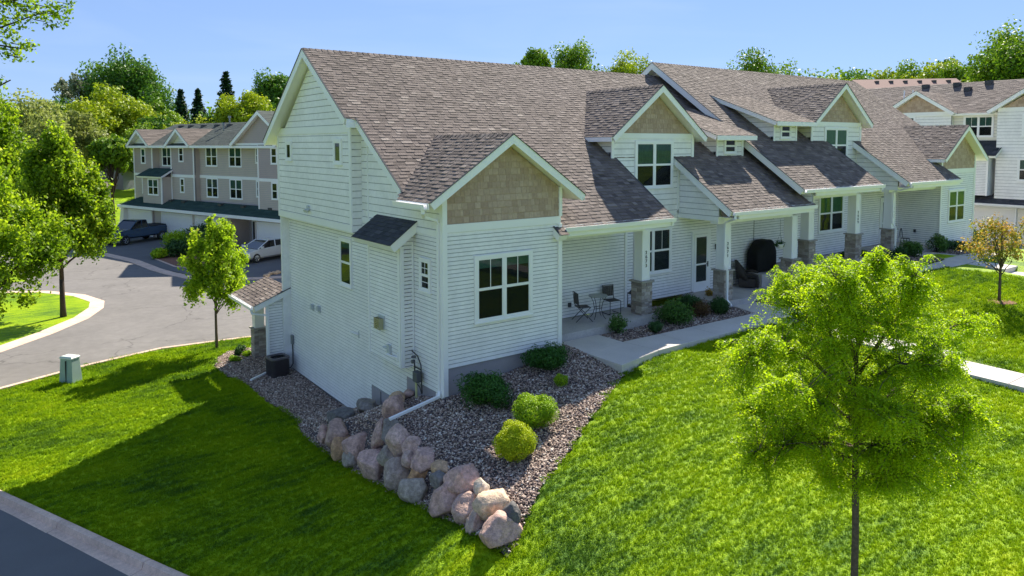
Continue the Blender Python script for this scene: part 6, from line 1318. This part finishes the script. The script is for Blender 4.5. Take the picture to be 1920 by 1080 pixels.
# air conditioner
p = at_z(521, 700, -2.68); root = thing('air_conditioner', 'dark round cornered air conditioner unit in gravel against the end wall', 'air conditioner', (p.x, p.y, H1(p.x, p.y)), .1)
def rrect(w_, r_, z, n=6): return [(sx*(w_-r_)+r_*math.cos(a), sy*(w_-r_)+r_*math.sin(a), z) for sx, sy, a0 in ((1, 1, 0), (-1, 1, PI/2), (-1, -1, PI), (1, -1, 1.5*PI)) for a in [a0+PI/2*i/(n-1) for i in range(n)]]
mb = MB(); K = 24
def rings(mb, L_):
    vs = sum(L_, []); mb.add(vs, [(i*K+j, i*K+(j+1) % K, (i+1)*K+(j+1) % K, (i+1)*K+j) for i in range(len(L_)-1) for j in range(K)])
ACM = mat('ac_brown', (.055, .045, .045), .5)
rings(mb, [rrect(.31, .12, 0), rrect(.31, .12, .62), rrect(.25, .1, .64)]); mb.obj('cabinet', ACM, root)
for i in range(13): mb = MB(); z = .06+i*.042; rings(mb, [rrect(.315, .12, z), rrect(.34, .13, z+.008), rrect(.34, .13, z+.016), rrect(.315, .12, z+.024)]); mb.obj('louvre', ACM, root)
for s_ in (1,): mb = MB(); rings(mb, [rrect(.35, .13, .63), rrect(.35, .13, .68), rrect(.27, .12, .70), rrect(.24, .12, .66)]); mb.obj('top_rim', mat('ac_rim', (.13, .11, .11), .5), root)
mb = MB(); [mb.tube([(rr*math.cos(a*PI/12), rr*math.sin(a*PI/12), .665) for a in range(25)], .005, 4) for rr in (.05, .1, .15, .2, .24)]; mb.obj('fan_grille', BLACK, root)
mb = MB()
for k in range(4): a = k*PI/2; mb.add([(.03*math.cos(a), .03*math.sin(a), .6), (.2*math.cos(a-.35), .2*math.sin(a-.35), .58), (.2*math.cos(a+.35), .2*math.sin(a+.35), .62)], [(0, 1, 2)])
mb.obj('fan_blade', GREYM, root)
rt = A.root
mb = MB(); mb.box(-.09, -.02, 10.62, 10.78, -1.75, -1.42); o = mb.obj('disconnect_box', mat('box_grey', (.20, .21, .21), .5), rt)
mb = MB(); mb.tube([(-.05, 10.7, -1.75), (-.05, 10.68, -2.1), (-.08, 10.6, -2.45), (-.2, 10.5, -2.55), (-.5, 10.45, -2.5)], .022, 6); mb.obj('conduit', BLACK, rt)
def wallbit(name, y, z, w_, h_, n, m, x=0): mb = MB(); mb.box(x-n, x-.01, y-w_/2, y+w_/2, z-h_/2, z+h_/2); return mb.obj(name, m, rt)
for y, z in ((8.65, -.03), (8.07, .01)): o = wallbit('wall_vent', y, z, .18, .22, .04, LGREY); wallbit('vent_hood', y, z+.03, .14, .14, .11, LGREY)
wallbit('hose_bib_plate', 4.95, -.18, .06, .2, .03, LGREY); mb = MB(); mb.tube([(-.03, 4.97, -.18), (-.06, 5.5, -.2)], .02, 6); mb.obj('hose_arm', TRIM, rt)
# fireplace vent on the chase (flush surface at x=-.38)
mb = MB(); mb.box(-.42, -.39, 2.42, 2.78, .56, .92); mb.obj('fireplace_vent', LGREY, rt); mb = MB(); 
for i in range(6): mb.box(-.56, -.545, 2.44, 2.76, .57+i*.05, .60+i*.05)
mb.box(-.55, -.42, 2.45, 2.47, .56, .86); mb.box(-.55, -.42, 2.73, 2.75, .56, .86); mb.box(-.47, -.44, 2.5, 2.7, .6, .86); mb.obj('vent_cage', mat('brassy', (.42, .40, .25), .4, metal=.5), rt)
mb = MB(); mb.box(-.46, -.39, 2.05, 2.2, .0, .22); mb.tube([(-.44, 2.2, .12), (-.46, 2.36, .12)], .035, 8); mb.obj('intake_vent', LGREY, rt); mb = MB(); mb.box(-.42, -.39, 1.66, 1.7, -.12, .1); mb.tube([(-.42, 1.68, -.02), (-.5, 2.15, -.02)], .02, 6); mb.obj('pipe_outlet', TRIM, rt)
# gas meter
gm_ = thing('gas_meter', 'grey gas meter with black pipes and a yellow riser beside the corner downspout', 'gas meter', (0, 0, 0))
mb = MB(); mb.tube([(-.05, 1.55, .15), (-.12, 1.4, .16), (-.14, 1.1, .12), (-.14, .92, -.08), (-.14, .9, -.45), (-.14, .88, -.8)], .016, 7); mb.tube([(-.12, 1.3, -.04), (-.12, 1.28, -.5), (-.14, 1.2, -.62)], .018, 7); mb.tube([(-.14, 1.28, -.2), (-.14, .92, -.2)], .018, 7); mb.tube([(-.13, 1.2, -.62), (-.14, 1.0, -.66), (-.14, .9, -.82)], .014, 7); mb.obj('pipe', BLACK, gm_)
mb = MB(); mb.box(-.24, -.08, .98, 1.2, -.55, -.28); mb.lathe([(.0, 0), (.07, 0), (.07, .05), (0, .06)], (-.16, 1.26, .03), 10); mb.lathe([(.0, 0), (.05, 0), (.06, .08), (0, .1)], (-.16, 1.3, -.12), 10); o = mb.obj('meter_body', mat('meter_grey', (.13, .135, .14), .5, metal=.3), gm_); smoothed(o, 2, .02)
mb = MB(); mb.tube([(-.15, 1.16, -.58), (-.15, 1.16, -1.1)], .03, 10); mb.obj('riser', mat('yellow_pipe', (.62, .60, .28), .5), gm_)
# eave security horn on block
mb = MB(); mb.tube([(-.33, 8.15, 3.38), (-.44, 8.12, 3.32)], [.03, .06], 10); mb.tube([(-.33, 8.0, 3.38), (-.44, 7.97, 3.32)], [.03, .06], 10); mb.box(-.36, -.31, 7.98, 8.16, 3.34, 3.5); mb.obj('floodlight', LGREY, rt)
# ---- bistro set on the near porch
BR = mat('dark_rattan', (.045, .035, .028), .7, nscale=[60], namt=.4, bump=.5, bscale=120); SLATM = mat('chair_slat', (.06, .052, .045), .6)
def bistro_chair(lab, loc, rz, folded):
    c = thing('bistro_chair', lab, 'chair', loc, rz, 'bistro chairs on the near porch')
    for i in range(6): mb = MB(); mb.box(-.2+i*.068, -.2+i*.068+.058, -.2, .2, .44, .455) if folded else mb.box(-.2, .2, -.2+i*.068, -.2+i*.068+.058, .44, .455); mb.obj('seat_slat', SLATM, c)
    for i in range(5): mb = MB(); mb.box(-.19+i*.078, -.19+i*.078+.062, .205, .22, .56, .88, M=Matrix.Shear('XZ', 4, (0, 0)) if False else None); mb.obj('back_slat', SLATM, c)
    mb = MB()
    for sx in (-1, 1):
        if folded: mb.tube([(sx*.22, -.26, 0), (sx*.22, .19, .5), (sx*.22, .24, .9)], .012, 6); mb.tube([(sx*.2, .28, 0), (sx*.2, -.2, .45)], .012, 6)
        else: mb.tube([(sx*.21, -.2, 0), (sx*.21, -.2, .44), (sx*.21, .2, .46), (sx*.21, .23, .9)], .012, 6); mb.tube([(sx*.21, -.2, .02), (sx*.21, .25, .02)], .012, 6)
    for z, y in ((.9, .24), (.55, .215)): mb.tube([(-.22, y, z), (.22, y, z)], .011, 6)
    mb.tube([(-.21, -.1, .14 if folded else .02), (.21, -.1, .14 if folded else .02)], .01, 6); mb.obj('frame', BLACK, c); return c
def onp(px, py, z=0.): p = at_z(px, py, z); return (p.x, p.y, z)
bistro_chair('folding bistro chair with crossed legs left of the round table', onp(1092, 601), math.radians(68), True)
bistro_chair('upright bistro chair right of the round table against the siding', onp(1147, 588), math.radians(-8), False)
t = thing('bistro_table', 'small round metal table between the two porch chairs', 'table', onp(1121, 596))
mb = MB(); mb.lathe([(0, .70), (.30, .70), (.31, .715), (.30, .73), (0, .73)], n=26); mb.obj('tabletop', mat('mosaic_top', (.33, .34, .30), .4, nscale=[30], namt=.3), t)
for k in range(4):
    a = k*PI/2+.4; mb = MB(); c_, s_ = math.cos(a), math.sin(a); mb.tube([(.27*c_, .27*s_, .70), (.16*c_, .16*s_, .5), (.12*c_, .12*s_, .3), (.18*c_, .18*s_, .1), (.27*c_, .27*s_, 0)], .010, 6); mb.obj('leg', BLACK, t)
mb = MB(); mb.tube([(.13*math.cos(a*PI/10), .13*math.sin(a*PI/10), .33) for a in range(21)], .008, 5); mb.obj('ring', BLACK, t)
t = thing('lantern', 'dark glass lantern standing behind the stone column on the near porch', 'lantern', (8.72, 2.25, .0)); mb = MB(); mb.box(-.1, .1, -.1, .1, 0, .03); mb.box(-.1, .1, -.1, .1, .42, .46); mb.lathe([(.1, .46), (.02, .56)], n=8)
for a, b in ((-1, -1), (1, -1), (-1, 1), (1, 1)): mb.box(a*.09-.008, a*.09+.008, b*.09-.008, b*.09+.008, .03, .42)
mb.obj('frame', BLACK, t); mb = MB(); mb.lathe([(0, .03), (.03, .03), (.03, .2), (0, .2)], n=10); mb.obj('candle', TRIM, t)
mb = MB(); mb.box(8.5, 8.9, 1.95, 2.4, .002, .016); tag(mb.obj('door_mat', mat('mat_brown', (.06, .035, .03), .95)), 'dark brown door mat by the stone column of the near porch', 'door mat')
# ---- middle porch: wicker chairs, table, statue, covered grill, hanging basket
def wicker(lab, loc, rz):
    c = thing('wicker_armchair', lab, 'chair', loc, rz, 'wicker armchairs on the middle porch')
    def shell(name, pts, r0, n=8): mb = MB(); mb.tube(pts, r0, n); return mb.obj(name, BR, c, True)
    mb = MB(); ringmesh(mb, [(-.33, [(.34, .02), (.36, .2), (.36, .36)]), (.33, [(.34, .02), (.36, .2), (.36, .36)])]); o = mb.obj('seat_base', BR, c); smoothed(o, 2, .05)
    mb = MB(); mb.box(-.28, .3, -.27, .27, .37, .45); o = mb.obj('cushion', mat('cushion_dark', (.05, .045, .04), .9), c); smoothed(o, 3, .04)
    mb = MB(); n = 12; vs = []
    for i in range(n+1):
        a = PI*.5+PI*i/n; h = .52+.50*math.sin(PI*i/n)**1.2; vs += [(math.cos(a)*.40-.02, math.sin(a)*.40, .3), (math.cos(a)*.46-.05, math.sin(a)*.42, h), (math.cos(a)*.40-.03, math.sin(a)*.36, h), (math.cos(a)*.33-.0, math.sin(a)*.33, .36)]
    mb.add(vs, [(i*4+j, i*4+(j+1) % 4, (i+1)*4+(j+1) % 4, (i+1)*4+j) for i in range(n) for j in range(4)]+[(0, 1, 2, 3), tuple(range(n*4, n*4+4))]); mb.obj('back', BR, c, True)
    for sg in (-1, 1): shell('armrest', [(-.1, sg*.38, .52), (.15, sg*.39, .56), (.34, sg*.38, .50), (.38, sg*.37, .25), (.35, sg*.36, .04)], .05)
    return c
wicker('dark wicker armchair nearest the downspout column on the middle porch', onp(1402, 537, 0.02), math.radians(-55))
wicker('dark wicker armchair left of the round wicker table near the wall', onp(1392, 512, 0.02), math.radians(-20))
t = thing('wicker_table', 'dark round wicker table behind the armchair on the middle porch', 'table', onp(1415, 505, .02)); mb = MB(); mb.lathe([(0, .56), (.42, .56), (.44, .6), (0, .6)], n=22); mb.obj('tabletop', BR, t)
for k in range(10): a = k*PI/5; mb = MB(); mb.tube([(.36*math.cos(a), .36*math.sin(a), .56), (.1*math.cos(a), .1*math.sin(a), .3), (.26*math.cos(a), .26*math.sin(a), 0)], .014, 5); mb.obj('spoke', BR, t)
x, y, z = onp(1415, 505, .02); TC = mat('terracotta', (.42, .17, .10), .7); t = thing('figurine', 'small reddish clay figurine on the round wicker table', 'ornament', (x, y, .62))
mb = MB(); mb.lathe([(0, 0), (.06, 0), (.07, .03), (.05, .10), (.07, .17), (.045, .24), (.0, .26)], n=12); mb.obj('base', TC, t, True); mb = MB(); mb.lathe([(0, .25), (.05, .27), (.055, .32), (.03, .36), (0, .37)], n=12); mb.tube([(.03, 0, .34), (.05, 0, .42)], [.02, .005], 6); mb.tube([(-.03, 0, .34), (-.05, 0, .42)], [.02, .005], 6); mb.obj('head', TC, t, True)
x, y, z = onp(1440, 500, .02); g = thing('covered_grill', 'barbecue grill under a black fabric cover by the wall of the middle porch', 'grill', (15.75, 2.08, .5))
mb = MB(); st = []
for xx, hw_, hh in ((-.72, .24, .78), (-.62, .3, .88), (-.3, .33, 1.12), (-.1, .34, 1.22), (.45, .34, 1.22), (.62, .31, 1.0), (.78, .26, .86)): st.append((xx*.82, [(hw_, .02), (hw_*1.03, .3), (hw_*.98, hh-.12), (hw_*.75, hh)]))
ringmesh(mb, st); o = mb.obj('cover', mat('grill_cover', (.008, .008, .009), .75, .3, nscale=[6], namt=.3, bump=.6, bscale=9), g, True); smoothed(o, 3, .05)
for xx in (-.5, .5): mb = MB(); mb.tube([(xx, -.12, .05), (xx, .12, .05)], .05, 10); mb.obj('wheel', RUB, g)
b = thing('hanging_basket', 'white hanging flower pot with trailing plants beside the porch column', 'flower pot', (15.28, .95, 1.55)); mb = MB(); mb.lathe([(0, 0), (.09, 0), (.14, .16), (.15, .17), (.13, .17), (0, .15)], n=16); mb.obj('pot', TRIM, b, True)
mb = MB()
for k in range(3): a = k*2.1; mb.tube([(.13*math.cos(a), .13*math.sin(a), .17), (0, 0, .6), (0, 0, 1.12)], .004, 4)
mb.obj('hanger', BLACK, b); rr = np.random.RandomState(3); P, N, T = crown_pts([(0, 0, .22, .2, .2, .1), (.1, 0, .12, .12, .1, .1), (-.12, .05, .14, .1, .1, .1)], -160, rr, .4, .2); leafcloud('plants', P, N, .05, T, DKG, b, rng=rr)
x, y = 15.3, 1.3; t = thing('wind_chime', 'small wind chime hanging from the soffit of the middle porch', 'wind chime', (x, y, 2.98)); mb = MB(); mb.tube([(0, 0, 0), (0, 0, -.12)], .002, 4); mb.lathe([(0, -.12), (.05, -.12), (.05, -.135), (0, -.135)], n=10); [mb.tube([(.035*math.cos(k*1.57), .035*math.sin(k*1.57), -.135), (.035*math.cos(k*1.57), .035*math.sin(k*1.57), -.34)], .006, 5) for k in range(4)]; mb.obj('tubes', GREYM, t)
c = thing('porch_chair', 'black metal scroll chair beside the column of the far porch', 'chair', (26.2, 1.5, DZ)); mb = MB()
mb.lathe([(0, .43), (.2, .43), (.2, .45), (0, .45)], n=16); [mb.tube([(.18*math.cos(a), .18*math.sin(a), .44), (.24*math.cos(a), .24*math.sin(a), 0)], .013, 5) for a in (.78, 2.36, 3.93, 5.5)]; mb.obj('seat', BLACK, c)
mb = MB(); mb.tube([(-.18+.36*i/12, .2, .45+.45*math.sin(PI*i/12)) for i in range(13)], .014, 6); mb.tube([(0, .2, .45), (0, .2, .88)], .01, 5); mb.obj('back', BLACK, c)
for i, (px, py) in enumerate([(500, 517), (507, 513), (515, 512), (520, 511)]):
    p = at_z(px, py, -2.8); boulder('edging_rock', (.22, .2, .13), 70+i, .95, GRAN, ['pale rock at the left end of the little row by the drive', 'second pale rock of the row by the drive', 'third pale rock of the row by the drive', 'pale rock nearest the house in the row by the drive'][i], (p.x, p.y, -2.8), i, (0, 0), 'rock', 'pale rocks by the drive')
